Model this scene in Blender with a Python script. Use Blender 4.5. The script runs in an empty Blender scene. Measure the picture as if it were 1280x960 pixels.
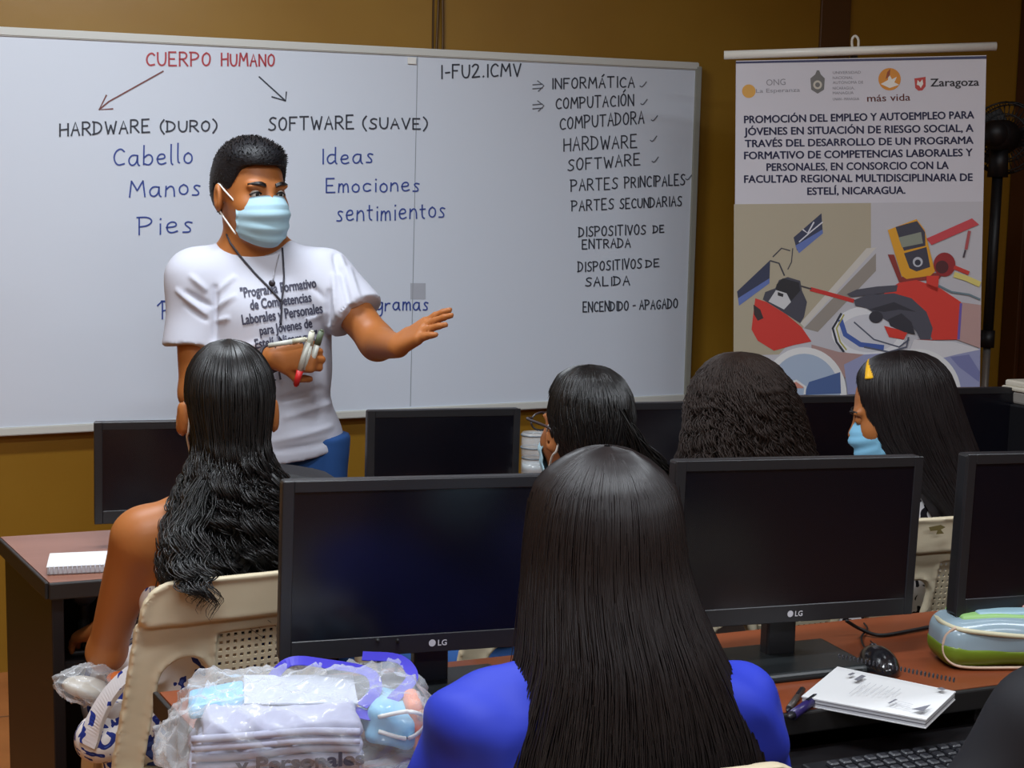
import bpy, bmesh, math, random
import numpy as np
from mathutils import Vector, Matrix
from mathutils.bvhtree import BVHTree
random.seed(7); RNG = np.random.default_rng(7)
S = bpy.context.scene
COL = S.collection
# ------------------------------------------------------------------ camera
CAM_H = 1.45; FPX = 1700.0; PITCH = math.atan(203/1700); ROLL = 0.02
_F = Vector((0, math.cos(PITCH), -math.sin(PITCH))); _U0 = Vector((0, math.sin(PITCH), math.cos(PITCH))); _R0 = Vector((1, 0, 0))
CR = _R0*math.cos(ROLL) + _U0*math.sin(ROLL); CU = _U0*math.cos(ROLL) - _R0*math.sin(ROLL)
cam = bpy.data.cameras.new('camera'); camo = bpy.data.objects.new('camera', cam); COL.objects.link(camo)
cam.sensor_width = 36; cam.lens = FPX/1280*36; cam.clip_start = .05
camo.matrix_world = Matrix(((CR.x, CU.x, -_F.x, 0), (CR.y, CU.y, -_F.y, 0), (CR.z, CU.z, -_F.z, CAM_H), (0, 0, 0, 1)))
S.camera = camo
S.view_settings.view_transform = 'Standard'; S.view_settings.look = 'None'; S.view_settings.gamma = 1
S.view_settings.use_curve_mapping = False; S.view_settings.exposure = 0.0
# ------------------------------------------------------------------ room frame
RY = math.radians(21.5)
CS, SN = math.cos(RY), math.sin(RY)
def W(u, v, z=0): return Vector((u*CS - v*SN, u*SN + v*CS, z))
def uv(p): return (p.x*CS + p.y*SN, -p.x*SN + p.y*CS)
NW = Vector((-SN, CS, 0)); UW = Vector((CS, SN, 0))
EYE = Vector((0, 0, CAM_H))
def ray(px, py): return (_F + CR*((px-640)/FPX) - CU*((py-480)/FPX))
def at_y(px, py, y): r = ray(px, py); return EYE + r*(y/r.y)
def at_z(px, py, z): r = ray(px, py); return EYE + r*((z-CAM_H)/r.z)
def at_plane(px, py, p0, n): r = ray(px, py); return EYE + r*((p0-EYE).dot(n)/r.dot(n))
def at_v(px, py, v): return at_plane(px, py, W(0, v), NW)
# ------------------------------------------------------------------ world + lights
wd = bpy.data.worlds.new('world'); S.world = wd; wd.use_nodes = True
wd.node_tree.nodes['Background'].inputs[0].default_value = (.75, .85, 1, 1); wd.node_tree.nodes['Background'].inputs[1].default_value = .25
CEIL = 2.9
LAMPS = [(.3, 1.2, 45), (.2, 3.0, 42), (2.5, 1.2, 20), (-.3, -.9, 34), (1.6, -.9, 30)]   # room u, v, watts of each ceiling tube fixture
LAMP_COL = (.86, .93, 1.0)
# ------------------------------------------------------------------ materials
def lin(c): return tuple(((x/255)/12.92 if x/255 <= .04045 else ((x/255+.055)/1.055)**2.4) for x in c)
MATS = {}
def mat(name, rgb, rough=.5, spec=.5, metal=0, bump=None, var=None, trans=0, alpha=1, coat=0, emit=None, sheen=0, sss=0):
    if name in MATS: return MATS[name]
    m = bpy.data.materials.new(name); m.use_nodes = True; nt = m.node_tree; b = nt.nodes['Principled BSDF']; L = nt.links
    c = lin(rgb) + (1,)
    b.inputs['Base Color'].default_value = c; b.inputs['Roughness'].default_value = rough
    b.inputs['Specular IOR Level'].default_value = spec; b.inputs['Metallic'].default_value = metal
    b.inputs['Transmission Weight'].default_value = trans; b.inputs['Alpha'].default_value = alpha
    b.inputs['Coat Weight'].default_value = coat; b.inputs['Sheen Weight'].default_value = sheen
    if sss: b.inputs['Subsurface Weight'].default_value = sss; b.inputs['Subsurface Radius'].default_value = (.012, .004, .002)
    if emit: b.inputs['Emission Color'].default_value = lin(emit[0]) + (1,); b.inputs['Emission Strength'].default_value = emit[1]
    tc = nt.nodes.new('ShaderNodeTexCoord')
    if var:   # (scale, second rgb, lo, hi, stretch)
        n = nt.nodes.new('ShaderNodeTexNoise'); n.inputs['Scale'].default_value = var[0]; n.inputs['Detail'].default_value = 5
        r = nt.nodes.new('ShaderNodeValToRGB'); r.color_ramp.elements[0].position = var[2]; r.color_ramp.elements[1].position = var[3]
        r.color_ramp.elements[0].color = c; r.color_ramp.elements[1].color = lin(var[1]) + (1,)
        mp = nt.nodes.new('ShaderNodeMapping'); mp.inputs['Scale'].default_value = var[4] if len(var) > 4 else (1, 1, 1)
        L.new(tc.outputs['Object'], mp.inputs[0]); L.new(mp.outputs[0], n.inputs['Vector']); L.new(n.outputs['Fac'], r.inputs[0]); L.new(r.outputs[0], b.inputs['Base Color'])
    if bump:  # (scale, strength, distance)
        n = nt.nodes.new('ShaderNodeTexNoise'); n.inputs['Scale'].default_value = bump[0]; n.inputs['Detail'].default_value = 4
        bp = nt.nodes.new('ShaderNodeBump'); bp.inputs['Strength'].default_value = bump[1]; bp.inputs['Distance'].default_value = bump[2]
        L.new(tc.outputs['Object'], n.inputs['Vector']); L.new(n.outputs['Fac'], bp.inputs['Height']); L.new(bp.outputs[0], b.inputs['Normal'])
    MATS[name] = m; return m
def pattern_mat(name, ground, spot, scale, thr, spot2=None):
    m = mat(name, ground, .8, .2); nt = m.node_tree; b = nt.nodes['Principled BSDF']; L = nt.links
    tc = nt.nodes.new('ShaderNodeTexCoord'); v = nt.nodes.new('ShaderNodeTexNoise'); v.inputs['Scale'].default_value = scale; v.inputs['Detail'].default_value = 1.5; v.inputs['Distortion'].default_value = 1.2
    r = nt.nodes.new('ShaderNodeValToRGB'); r.color_ramp.interpolation = 'CONSTANT'
    r.color_ramp.elements[0].color = lin(ground) + (1,); r.color_ramp.elements[1].position = thr; r.color_ramp.elements[1].color = lin(spot) + (1,)
    if spot2: e = r.color_ramp.elements.new(thr+.1); e.color = lin(spot2) + (1,)
    L.new(tc.outputs['Object'], v.inputs['Vector']); L.new(v.outputs['Fac'], r.inputs[0]); L.new(r.outputs[0], b.inputs['Base Color']); return m
# ------------------------------------------------------------------ object helpers
def tag(o, label=None, cat=None, group=None, kind=None):
    if label: o['label'] = label
    if cat: o['category'] = cat
    if group: o['group'] = group
    if kind: o['kind'] = kind
    return o
def thing(name, label, cat, loc=(0, 0, 0), rz=0, group=None):
    o = bpy.data.objects.new(name, None); COL.objects.link(o); o.empty_display_size = .05
    o.location = loc; o.rotation_euler = (0, 0, rz); return tag(o, label, cat, group)
def root_mat(o): return Matrix.Translation(o.location) @ o.rotation_euler.to_matrix().to_4x4()
def link(name, me, parent=None, world=False, smooth=True):
    """links one mesh object; world=True: the vertices are given in world space although it hangs under a thing"""
    if smooth:
        me.polygons.foreach_set('use_smooth', [True]*len(me.polygons))
    o = bpy.data.objects.new(name, me); COL.objects.link(o)
    if parent is not None:
        o.parent = parent
        if world and parent.type == 'EMPTY': o.matrix_parent_inverse = root_mat(parent).inverted()
    return o
def npmesh(name, V, F, mats, mi=None):
    me = bpy.data.meshes.new(name); V = np.asarray(V, dtype=np.float32); F = np.asarray(F, dtype=np.int32)
    k = F.shape[1]; me.vertices.add(len(V)); me.vertices.foreach_set('co', V.ravel())
    me.loops.add(F.size); me.loops.foreach_set('vertex_index', F.ravel())
    me.polygons.add(len(F)); me.polygons.foreach_set('loop_start', np.arange(0, F.size, k, dtype=np.int32))
    for m in (mats if isinstance(mats, (list, tuple)) else [mats]): me.materials.append(m)
    if mi is not None: me.polygons.foreach_set('material_index', np.asarray(mi, dtype=np.int32))
    me.update(calc_edges=True); me.validate(); return me
class MB:
    """collects shapes in a bmesh and links them as one mesh object"""
    def __init__(s): s.bm = bmesh.new()
    def box(s, c, size, bev=0, rot=None, taper=None, seg=2):
        t = bmesh.new(); bmesh.ops.create_cube(t, size=1)
        for v in t.verts:
            if taper and v.co.z > 0: v.co.x *= taper[0]; v.co.y *= taper[1]
            v.co = Vector((v.co.x*size[0], v.co.y*size[1], v.co.z*size[2]))
        if bev: bmesh.ops.bevel(t, geom=t.edges[:], offset=bev, segments=seg, affect='EDGES', profile=.5)
        M = Matrix.Translation(c) @ (rot.to_4x4() if rot else Matrix())
        s.add(t, M); return s
    def add(s, t, M=Matrix()):
        me = bpy.data.meshes.new('tmp'); bmesh.ops.transform(t, matrix=M, verts=t.verts); t.to_mesh(me); t.free(); s.bm.from_mesh(me); bpy.data.meshes.remove(me)
    def cyl(s, a, b, r, r2=None, seg=20, caps=True):
        a, b = Vector(a), Vector(b); t = bmesh.new(); d = b-a
        bmesh.ops.create_cone(t, cap_ends=caps, segments=seg, radius1=r, radius2=r if r2 is None else r2, depth=d.length)
        s.add(t, Matrix.Translation((a+b)/2) @ d.to_track_quat('Z', 'Y').to_matrix().to_4x4()); return s
    def ball(s, c, r, sc=(1, 1, 1), rot=None):
        t = bmesh.new(); bmesh.ops.create_uvsphere(t, u_segments=20, v_segments=12, radius=r)
        s.add(t, Matrix.Translation(c) @ (rot.to_4x4() if rot else Matrix()) @ Matrix.Diagonal((*sc, 1))); return s
    def lathe(s, prof, c=(0, 0, 0), seg=28):
        c = Vector(c); rings = []
        for r, z in prof: rings.append([s.bm.verts.new(c + Vector((r*math.cos(2*math.pi*i/seg), r*math.sin(2*math.pi*i/seg), z))) for i in range(seg)])
        for A, B in zip(rings, rings[1:]):
            for i in range(seg): s.bm.faces.new((A[i], A[(i+1) % seg], B[(i+1) % seg], B[i]))
        if prof[0][0] > 1e-5: s.bm.faces.new(rings[0][::-1])
        if prof[-1][0] > 1e-5: s.bm.faces.new(rings[-1])
        return s
    def tube(s, pts, r, seg=8, flat=None):
        V, F = tube_np([np.array([tuple(p) for p in pts])], [np.full(len(pts), r)], seg)
        base = [s.bm.verts.new(v) for v in V]
        for f in F: s.bm.faces.new([base[i] for i in f])
        n = len(pts)
        s.bm.faces.new(base[:seg][::-1]); s.bm.faces.new(base[(n-1)*seg:])
        return s
    def poly(s, pts, th=None):
        vs = [s.bm.verts.new(p) for p in pts]; f = s.bm.faces.new(vs)
        if th is not None:
            r = bmesh.ops.extrude_face_region(s.bm, geom=[f]); bmesh.ops.translate(s.bm, vec=th, verts=[g for g in r['geom'] if isinstance(g, bmesh.types.BMVert)])
        return s
    def build(s, name, m, parent=None, world=False, smooth=False):
        bmesh.ops.recalc_face_normals(s.bm, faces=s.bm.faces[:])
        me = bpy.data.meshes.new(name); s.bm.to_mesh(me); s.bm.free(); me.materials.append(m)
        o = link(name, me, parent, world, smooth)
        return o
def spline(pts, n=8):
    P = [Vector(p) for p in pts]; P = [P[0]*2-P[1]] + P + [P[-1]*2-P[-2]]; out = []
    for i in range(1, len(P)-2):
        a, b, c, d = P[i-1:i+3]
        for k in range(n):
            t = k/n; out.append(.5*((2*b) + (c-a)*t + (2*a-5*b+4*c-d)*t*t + (3*b-a-3*c+d)*t**3))
    return out + [P[-2]]
def tube_np(paths, radii, seg=3):
    """many tubes at once -> V, F"""
    Vs, Fs, off = [], [], 0
    ang = np.arange(seg)*2*np.pi/seg; ca, sa = np.cos(ang), np.sin(ang)
    for P, R in zip(paths, radii):
        P = np.asarray(P, float); n = len(P); T = np.gradient(P, axis=0); T /= (np.linalg.norm(T, axis=1, keepdims=True)+1e-9)
        ref = np.where(np.abs(T[:, 2:3]) > .9, np.array([[1., 0, 0]]), np.array([[0, 0, 1.]]))
        if n > 1: ref = np.repeat(ref[n//2:n//2+1], n, 0)
        N = np.cross(T, ref); N /= (np.linalg.norm(N, axis=1, keepdims=True)+1e-9); B = np.cross(T, N)
        Vs.append((P[:, None, :] + (N[:, None, :]*ca[None, :, None] + B[:, None, :]*sa[None, :, None])*np.asarray(R)[:, None, None]).reshape(-1, 3))
        i = np.arange(n-1)[:, None]*seg; j = np.arange(seg)[None, :]; j2 = (j+1) % seg
        Fs.append(np.stack([i+j, i+j2, i+seg+j2, i+seg+j], -1).reshape(-1, 4)+off); off += n*seg
    return np.concatenate(Vs), np.concatenate(Fs)
def copy_thing(o, loc, rz, label=None, group=None):
    def rec(x, par):
        c = x.copy(); COL.objects.link(c)
        if par is not None: c.parent = par
        for ch in x.children: rec(ch, c)
        return c
    c = rec(o, None); c.location = loc; c.rotation_euler = (0, 0, rz)
    return tag(c, label, None, group)
def text_mesh(txt, bold=0.0, extrude=0):
    """built-in font outline as (V, F-list) in text units, baseline at 0"""
    cu = bpy.data.curves.new('t', 'FONT'); cu.body = txt; cu.offset = bold; cu.extrude = extrude; cu.resolution_u = 3
    o = bpy.data.objects.new('t', cu); COL.objects.link(o); dg = bpy.context.evaluated_depsgraph_get()
    me = bpy.data.meshes.new_from_object(o.evaluated_get(dg))
    V = [v.co.copy() for v in me.vertices]; F = [tuple(p.vertices) for p in me.polygons]
    bpy.data.objects.remove(o); bpy.data.meshes.remove(me); bpy.data.curves.remove(cu); return V, F
def text_on(lines, place, bold=.012):
    """lines: (text, p0, p1, cap height) in picture pixels; place(px,py)->Vector. Returns V,F of the printed letters"""
    AV, AF = [], []
    for txt, p0, p1, h in lines:
        V, F = text_mesh(txt, 0)
        if not V: continue
        V0, F0 = V, F; V, F = [], []
        for sx, sy in ((0, 0), (bold, 0), (-bold, 0), (0, bold*.7), (0, -bold*.7)) if bold else ((0, 0),):      # heavier strokes
            n_ = len(V); V += [Vector((v.x+sx, v.y+sy, 0)) for v in V0]; F += [tuple(i+n_ for i in f) for f in F0]
        x0 = min(v.x for v in V); x1 = max(v.x for v in V); dx, dy = p1[0]-p0[0], p1[1]-p0[1]; Ln = math.hypot(dx, dy); nx, ny = dy/Ln, -dx/Ln
        off = len(AV)
        for v in V:
            t = (v.x-x0)/(x1-x0); k = v.y/.72*h
            AV.append(place(p0[0]+dx*t+nx*k, p0[1]+dy*t+ny*k))
        AF += [tuple(i+off for i in f) for f in F]
    return AV, AF
def pymesh(name, V, F, m, parent=None, world=False, smooth=False):
    me = bpy.data.meshes.new(name); me.from_pydata([tuple(v) for v in V], [], F); me.materials.append(m); me.update()
    return link(name, me, parent, world, smooth)
# ------------------------------------------------------------------ signed-distance modelling for bodies, clothes and moulded shapes
class SDF:
    def __init__(s): s.p = []
    def cone(s, a, b, ra, rb, k=.03): s.p.append(('c', np.array(tuple(a), float), np.array(tuple(b), float), ra, rb, k)); return s
    def sleeve(s, a, b, ra, rb, k=.03): s.p.append(('s', np.array(tuple(a), float), np.array(tuple(b), float), ra, rb, k)); return s   # flat at the b end
    def ell(s, c, r, R=None, k=.03): s.p.append(('e', np.array(tuple(c), float), np.array(tuple(r), float), np.array(R) if R is not None else np.eye(3), k)); return s
    def box(s, c, h, R=None, rd=.005, k=.01): s.p.append(('b', np.array(tuple(c), float), np.array(tuple(h), float), np.array(R) if R is not None else np.eye(3), rd, k)); return s
    def sube(s, c, r, R=None, k=.01): s.p.append(('E', np.array(tuple(c), float), np.array(tuple(r), float), np.array(R) if R is not None else np.eye(3), k)); return s
    def cut(s, pt, n, k=.004): s.p.append(('P', np.array(tuple(pt), float), np.array(Vector(n).normalized()), k)); return s
    def fn(s, f): s.p.append(('f', f)); return s      # f(X,Y,Z,D)->D
    def subc(s, a, b, ra, rb, k=.01): s.p.append(('C', np.array(tuple(a), float), np.array(tuple(b), float), ra, rb, k)); return s
    def bounds(s):
        lo, hi = [], []
        for q in s.p:
            if q[0] in 'cs': r = max(q[3], q[4]); lo.append(np.minimum(q[1], q[2])-r); hi.append(np.maximum(q[1], q[2])+r)
            elif q[0] == 'e': e = np.abs(q[3]) @ q[2]; lo.append(q[1]-e); hi.append(q[1]+e)
            elif q[0] == 'b': e = np.abs(q[3]) @ q[2]; lo.append(q[1]-e); hi.append(q[1]+e)
        return np.min(lo, 0), np.max(hi, 0)
    def eval(s, h):
        lo, hi = s.bounds(); lo -= .03; hi += .03; n = np.ceil((hi-lo)/h).astype(int)+1
        ax = [lo[i]+h*np.arange(n[i]) for i in range(3)]; D = np.full(n, .06, np.float32)
        for q in s.p:
            t = q[0]
            if t in 'cCs': r = max(q[3], q[4]); b0 = np.minimum(q[1], q[2])-r; b1 = np.maximum(q[1], q[2])+r
            elif t in 'eEb': e = np.abs(q[3]) @ q[2]; b0 = q[1]-e; b1 = q[1]+e
            else: b0, b1 = lo, hi
            pad = .05
            i0 = np.clip(np.floor((b0-pad-lo)/h).astype(int), 0, n); i1 = np.clip(np.ceil((b1+pad-lo)/h).astype(int)+1, 0, n)
            if np.any(i1 <= i0): continue
            sl = tuple(slice(i0[k], i1[k]) for k in range(3))
            X = ax[0][sl[0]][:, None, None]; Y = ax[1][sl[1]][None, :, None]; Z = ax[2][sl[2]][None, None, :]
            if t == 'f': D = q[1](X, Y, Z, D).astype(np.float32); continue
            if t == 'P':
                d = (X-q[1][0])*q[2][0] + (Y-q[1][1])*q[2][1] + (Z-q[1][2])*q[2][2]
                D = np.maximum(D, d).astype(np.float32); continue
            x, y, z = X-q[1][0], Y-q[1][1], Z-q[1][2]
            if t == 's':
                ab = q[2]-q[1]; L2 = float(ab@ab); tu = (x*ab[0]+y*ab[1]+z*ab[2])/L2; tt = np.maximum(tu, 0)
                d = np.maximum(np.sqrt((x-tt*ab[0])**2+(y-tt*ab[1])**2+(z-tt*ab[2])**2) - (q[3]+(q[4]-q[3])*np.clip(tt, 0, 1)), (tu-1)*math.sqrt(L2)); k = q[5]
            elif t in 'cC':
                ab = q[2]-q[1]; L2 = max(float(ab@ab), 1e-9); tt = np.clip((x*ab[0]+y*ab[1]+z*ab[2])/L2, 0, 1)
                d = np.sqrt((x-tt*ab[0])**2+(y-tt*ab[1])**2+(z-tt*ab[2])**2) - (q[3]+(q[4]-q[3])*tt); k = q[5]
            else:
                R = q[3]; a = x*R[0, 0]+y*R[1, 0]+z*R[2, 0]; b = x*R[0, 1]+y*R[1, 1]+z*R[2, 1]; c = x*R[0, 2]+y*R[1, 2]+z*R[2, 2]
                if t == 'b':
                    r = q[4]; qa, qb, qc = np.abs(a)-q[2][0]+r, np.abs(b)-q[2][1]+r, np.abs(c)-q[2][2]+r
                    d = np.sqrt(np.maximum(qa, 0)**2+np.maximum(qb, 0)**2+np.maximum(qc, 0)**2)+np.minimum(np.maximum(qa, np.maximum(qb, qc)), 0)-r; k = q[5]
                else:
                    r = q[2]; k0 = np.sqrt((a/r[0])**2+(b/r[1])**2+(c/r[2])**2); k1 = np.sqrt((a/r[0]**2)**2+(b/r[1]**2)**2+(c/r[2]**2)**2)
                    d = k0*(k0-1)/np.maximum(k1, 1e-6); k = q[4]
            cur = D[sl]
            if t in 'cseb':
                hh = np.maximum(k-np.abs(cur-d), 0)/k; D[sl] = np.minimum(cur, d)-hh*hh*k*.25
            else:
                d = -d; hh = np.maximum(k-np.abs(cur-d), 0)/k; D[sl] = np.maximum(cur, d)+hh*hh*k*.25
        return D, lo
    def mesh(s, name, h, m, xf=None, disp=None, smooth=0):
        D, lo = s.eval(h); D = D.copy(); D[0] = D[-1] = .06; D[:, 0] = D[:, -1] = .06; D[:, :, 0] = D[:, :, -1] = .06
        ins = D < 0; n = np.array(D.shape)
        c8 = [(i, j, k) for i in (0, 1) for j in (0, 1) for k in (0, 1)]
        cnt = np.zeros(n-1, np.int8)
        for i, j, k in c8: cnt += ins[i:n[0]-1+i, j:n[1]-1+j, k:n[2]-1+k]
        act = np.argwhere((cnt > 0) & (cnt < 8)); idx = np.full(n-1, -1, np.int32); idx[tuple(act.T)] = np.arange(len(act))
        vals = np.stack([D[act[:, 0]+i, act[:, 1]+j, act[:, 2]+k] for i, j, k in c8], 1)
        P = np.zeros((len(act), 3)); C = np.zeros(len(act)); o8 = np.array(c8, float)
        for a in range(8):
            for b in range(a+1, 8):
                if abs(o8[a]-o8[b]).sum() != 1: continue
                m_ = (vals[:, a] < 0) != (vals[:, b] < 0); t = np.where(m_, vals[:, a]/np.where(m_, vals[:, a]-vals[:, b], 1), 0)
                P += np.where(m_[:, None], o8[a]+(o8[b]-o8[a])*t[:, None], 0); C += m_
        V = lo + h*(act + P/C[:, None]); Fs = []
        for axn in range(3):
            b, c = [(1, 2), (2, 0), (0, 1)][axn]
            s0 = [slice(1, -1)]*3; s0[axn] = slice(0, -1); s1 = list(s0); s1[axn] = slice(1, None)
            A, B = ins[tuple(s0)], ins[tuple(s1)]; ed = np.argwhere(A != B); 
            if not len(ed): continue
            flip = A[tuple(ed.T)]; base = ed.copy(); 
            for q in range(3):
                if q != axn: base[:, q] += 1
            def cell(db, dc):
                e = base.copy(); e[:, b] += db; e[:, c] += dc; return idx[tuple(e.T)]
            q = np.stack([cell(-1, -1), cell(0, -1), cell(0, 0), cell(-1, 0)], 1); q[~flip] = q[~flip][:, ::-1]; Fs.append(q)
        F = np.concatenate(Fs); F = F[(F >= 0).all(1)]
        for _ in range(smooth):
            A = np.zeros_like(V); c_ = np.zeros(len(V))
            for i in range(4):
                for j in (1, 3): np.add.at(A, F[:, i], V[F[:, (i+j) % 4]]); np.add.at(c_, F[:, i], 1)
            V = V*.4 + .6*A/np.maximum(c_, 1)[:, None]
        if disp is not None: V = V + disp(V, normals(V, F))
        if xf is not None: M = np.array(xf); V = V @ M[:3, :3].T + M[:3, 3]
        return npmesh(name, V, F, m)
def normals(V, F):
    n = np.cross(V[F[:, 2]]-V[F[:, 0]], V[F[:, 3]]-V[F[:, 1]]); N = np.zeros_like(V)
    for i in range(4): np.add.at(N, F[:, i], n)
    return N/(np.linalg.norm(N, axis=1, keepdims=True)+1e-9)
def bvh_of(o_me): return BVHTree.FromPolygons([v.co.copy() for v in o_me.vertices], [tuple(p.vertices) for p in o_me.polygons])
# ------------------------------------------------------------------ the room
M_WALL = mat('ochre_paint', (150, 112, 32), .42, .4, var=(1.3, (136, 97, 20), .35, .7), bump=(9, .12, .01))
M_DARKWOOD = mat('dark_brown_paint', (70, 36, 10), .45, .4)
M_FLOOR = mat('floor_tile', (178, 112, 62), .3, .5, var=(3, (150, 90, 48), .4, .65))
M_CEIL = mat('ceiling_board', (205, 203, 195), .8)
U0, U1, V0, V1 = -1.6, 3.93, -2.4, 4.46
def slab(name, a, b, c, d, th, m, **k):
    mb = MB(); mb.poly([a, b, c, d], th); o = mb.build(name, m); return tag(o, kind='structure')
slab('floor', W(U0, V0), W(U1, V0), W(U1, V1), W(U0, V1), Vector((0, 0, -.1)), M_FLOOR)
slab('ceiling', W(U0, V0, CEIL), W(U1, V0, CEIL), W(U1, V1, CEIL), W(U0, V1, CEIL), Vector((0, 0, .1)), M_CEIL)
slab('wall_back', W(U0-.12, V1), W(U1+.12, V1), W(U1+.12, V1, CEIL), W(U0-.12, V1, CEIL), NW*.12, M_WALL)
slab('wall_left', W(U0, V0), W(U0, V1), W(U0, V1, CEIL), W(U0, V0, CEIL), UW*-.12, M_WALL)
slab('wall_right', W(U1, V0), W(U1, V1), W(U1, V1, CEIL), W(U1, V0, CEIL), UW*.12, M_DARKWOOD)
slab('wall_behind', W(U0, V0), W(U1, V0), W(U1, V0, CEIL), W(U0, V0, CEIL), NW*-.12, M_WALL)
# floor joints between tiles
mb = MB()
for k in range(-3, 9): u = k*.45+.1; mb.poly([W(u, V0, .0008), W(u+.006, V0, .0008), W(u+.006, V1, .0008), W(u, V1, .0008)])
for k in range(-5, 10): v = k*.45; mb.poly([W(U0, v, .0009), W(U1, v, .0009), W(U1, v+.006, .0009), W(U0, v+.006, .0009)])
tag(mb.build('trim_3', mat('grout', (110, 80, 55), .8)), kind='structure')
# a flat batten standing proud of the back wall and the corner post
ub0, ub1 = uv(at_v(1024, 30, V1))[0], uv(at_v(1061, 30, V1))[0]
mb = MB(); mb.box(W((ub0+ub1)/2, V1-.006, CEIL/2), (ub1-ub0, .012, CEIL-.002), .003, Matrix.Rotation(RY, 3, 'Z'))
tag(mb.build('trim_1', mat('batten_paint', (84, 52, 14), .45)), kind='structure')
mb = MB(); mb.box(W(U1-.012, V1-.05, CEIL/2), (.02, .09, CEIL-.002), .003, Matrix.Rotation(RY, 3, 'Z'))
tag(mb.build('trim_2', M_DARKWOOD), kind='structure')
# joint line of the wall sheets with loose wires above the board
ug = uv(at_v(541, 30, V1))[0]
mb = MB(); mb.box(W(ug, V1-.002, 2.35), (.006, .004, 1.0), 0, Matrix.Rotation(RY, 3, 'Z'))
tag(mb.build('trim_4', mat('joint_dark', (70, 45, 10), .7)), kind='structure')
wt = thing('wall_cable', 'thin brown twin cable hanging down the ochre wall above the whiteboard', 'cable', W(ug, V1-.01, 1.95))
for k, o in enumerate((0, .016)):
    pts = [W(ug+.012+o+.004*math.sin(z*9+k*2), V1-.012, z) for z in np.linspace(1.98, 2.88, 24)]
    mb = MB(); mb.tube(pts, .004); mb.build('wire', mat('wire_brown', (86, 58, 16), .5), wt, True, True)
# ceiling fixtures: the room's own lamps
for i, (u, v, w) in enumerate(LAMPS):
    t = thing('ceiling_light', 'white twin tube ceiling light fixture above the room', 'ceiling light', W(u, v, CEIL-.09), RY, 'ceiling tube lights')
    mb = MB(); mb.box((0, 0, .065), (1.22, .22, .05), .008); mb.build('housing', mat('white_enamel', (225, 225, 222), .35), t)
    for s in (-1, 1):
        mb = MB(); mb.cyl((-.58, .06*s, .015), (.58, .06*s, .015), .013); mb.build('lamp_tube', mat('tube_glow', (250, 250, 250), .4, emit=((235, 244, 255), 2.5)), t, smooth=True)
    la = bpy.data.lights.new('tube_lamp', 'AREA'); la.shape = 'RECTANGLE'; la.size = 1.15; la.size_y = .2; la.energy = w; la.color = LAMP_COL
    lo = bpy.data.objects.new('tube_lamp', la); COL.objects.link(lo); lo.parent = t; lo.location = (0, 0, -.01)
# ------------------------------------------------------------------ whiteboard
BN = (-NW).copy(); BP = W(0, 4.42)
def on_board(px, py, off=.0): return at_plane(px, py, BP + BN*off, BN)
M_BOARD = mat('whiteboard_enamel', (214, 222, 234), .28, .5, coat=.15)
M_FRAME = mat('board_frame_white', (205, 206, 200), .4, .5)
TL = on_board(-22, 38); TR = on_board(873, 83); BR = on_board(858, 497); BL = on_board(-22, 541)
wb = thing('whiteboard', 'wide white dry-erase board with handwritten lists, mounted on the ochre wall', 'whiteboard', (BL+BR)/2)
mb = MB(); mb.poly([BL, BR, TR, TL], NW*.02); mb.build('panel', M_BOARD, wb, True)
def bar(a, b, w, name, m, parent, out=.008, back=.022):
    d = (b-a).normalized(); s = BN.cross(d)*w/2; mb = MB()
    mb.poly([a-s+BN*out, b-s+BN*out, b+s+BN*out, a+s+BN*out], NW*(out+back)); bmesh.ops.bevel(mb.bm, geom=mb.bm.edges[:], offset=.003, segments=2, affect='EDGES')
    return mb.build(name, m, parent, True)
bar(TL, TR, .026, 'frame_rail', M_FRAME, wb); bar(BL, BR, .026, 'frame_rail', M_FRAME, wb)
bar(BR, TR, .024, 'frame_stile', mat('board_frame_grey', (150, 150, 140), .4), wb, .0082); bar(BL, TL, .024, 'frame_stile', M_FRAME, wb, .0082)
mb = MB(); a, b = on_board(522, 68, .0012), on_board(513, 508, .0012); s = UW*.0012
mb.poly([a-s, b-s, b+s, a+s]); mb.build('panel_joint', mat('joint_grey', (150, 156, 164), .5), wb, True)
mb = MB(); a = on_board(515, 76, .004); mb.box(a, (.03, .004, .022), .001, Matrix.Rotation(RY, 3, 'Z')); mb.build('joint_clip', mat('clip_white', (235, 235, 230), .3), wb, True)
mb = MB(); mb.poly([on_board(513, 354, .001), on_board(532, 354, .001), on_board(532, 374, .001), on_board(513, 374, .001)]); mb.build('eraser_smudge', mat('smudge', (176, 180, 190), .6), wb, True)
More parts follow.
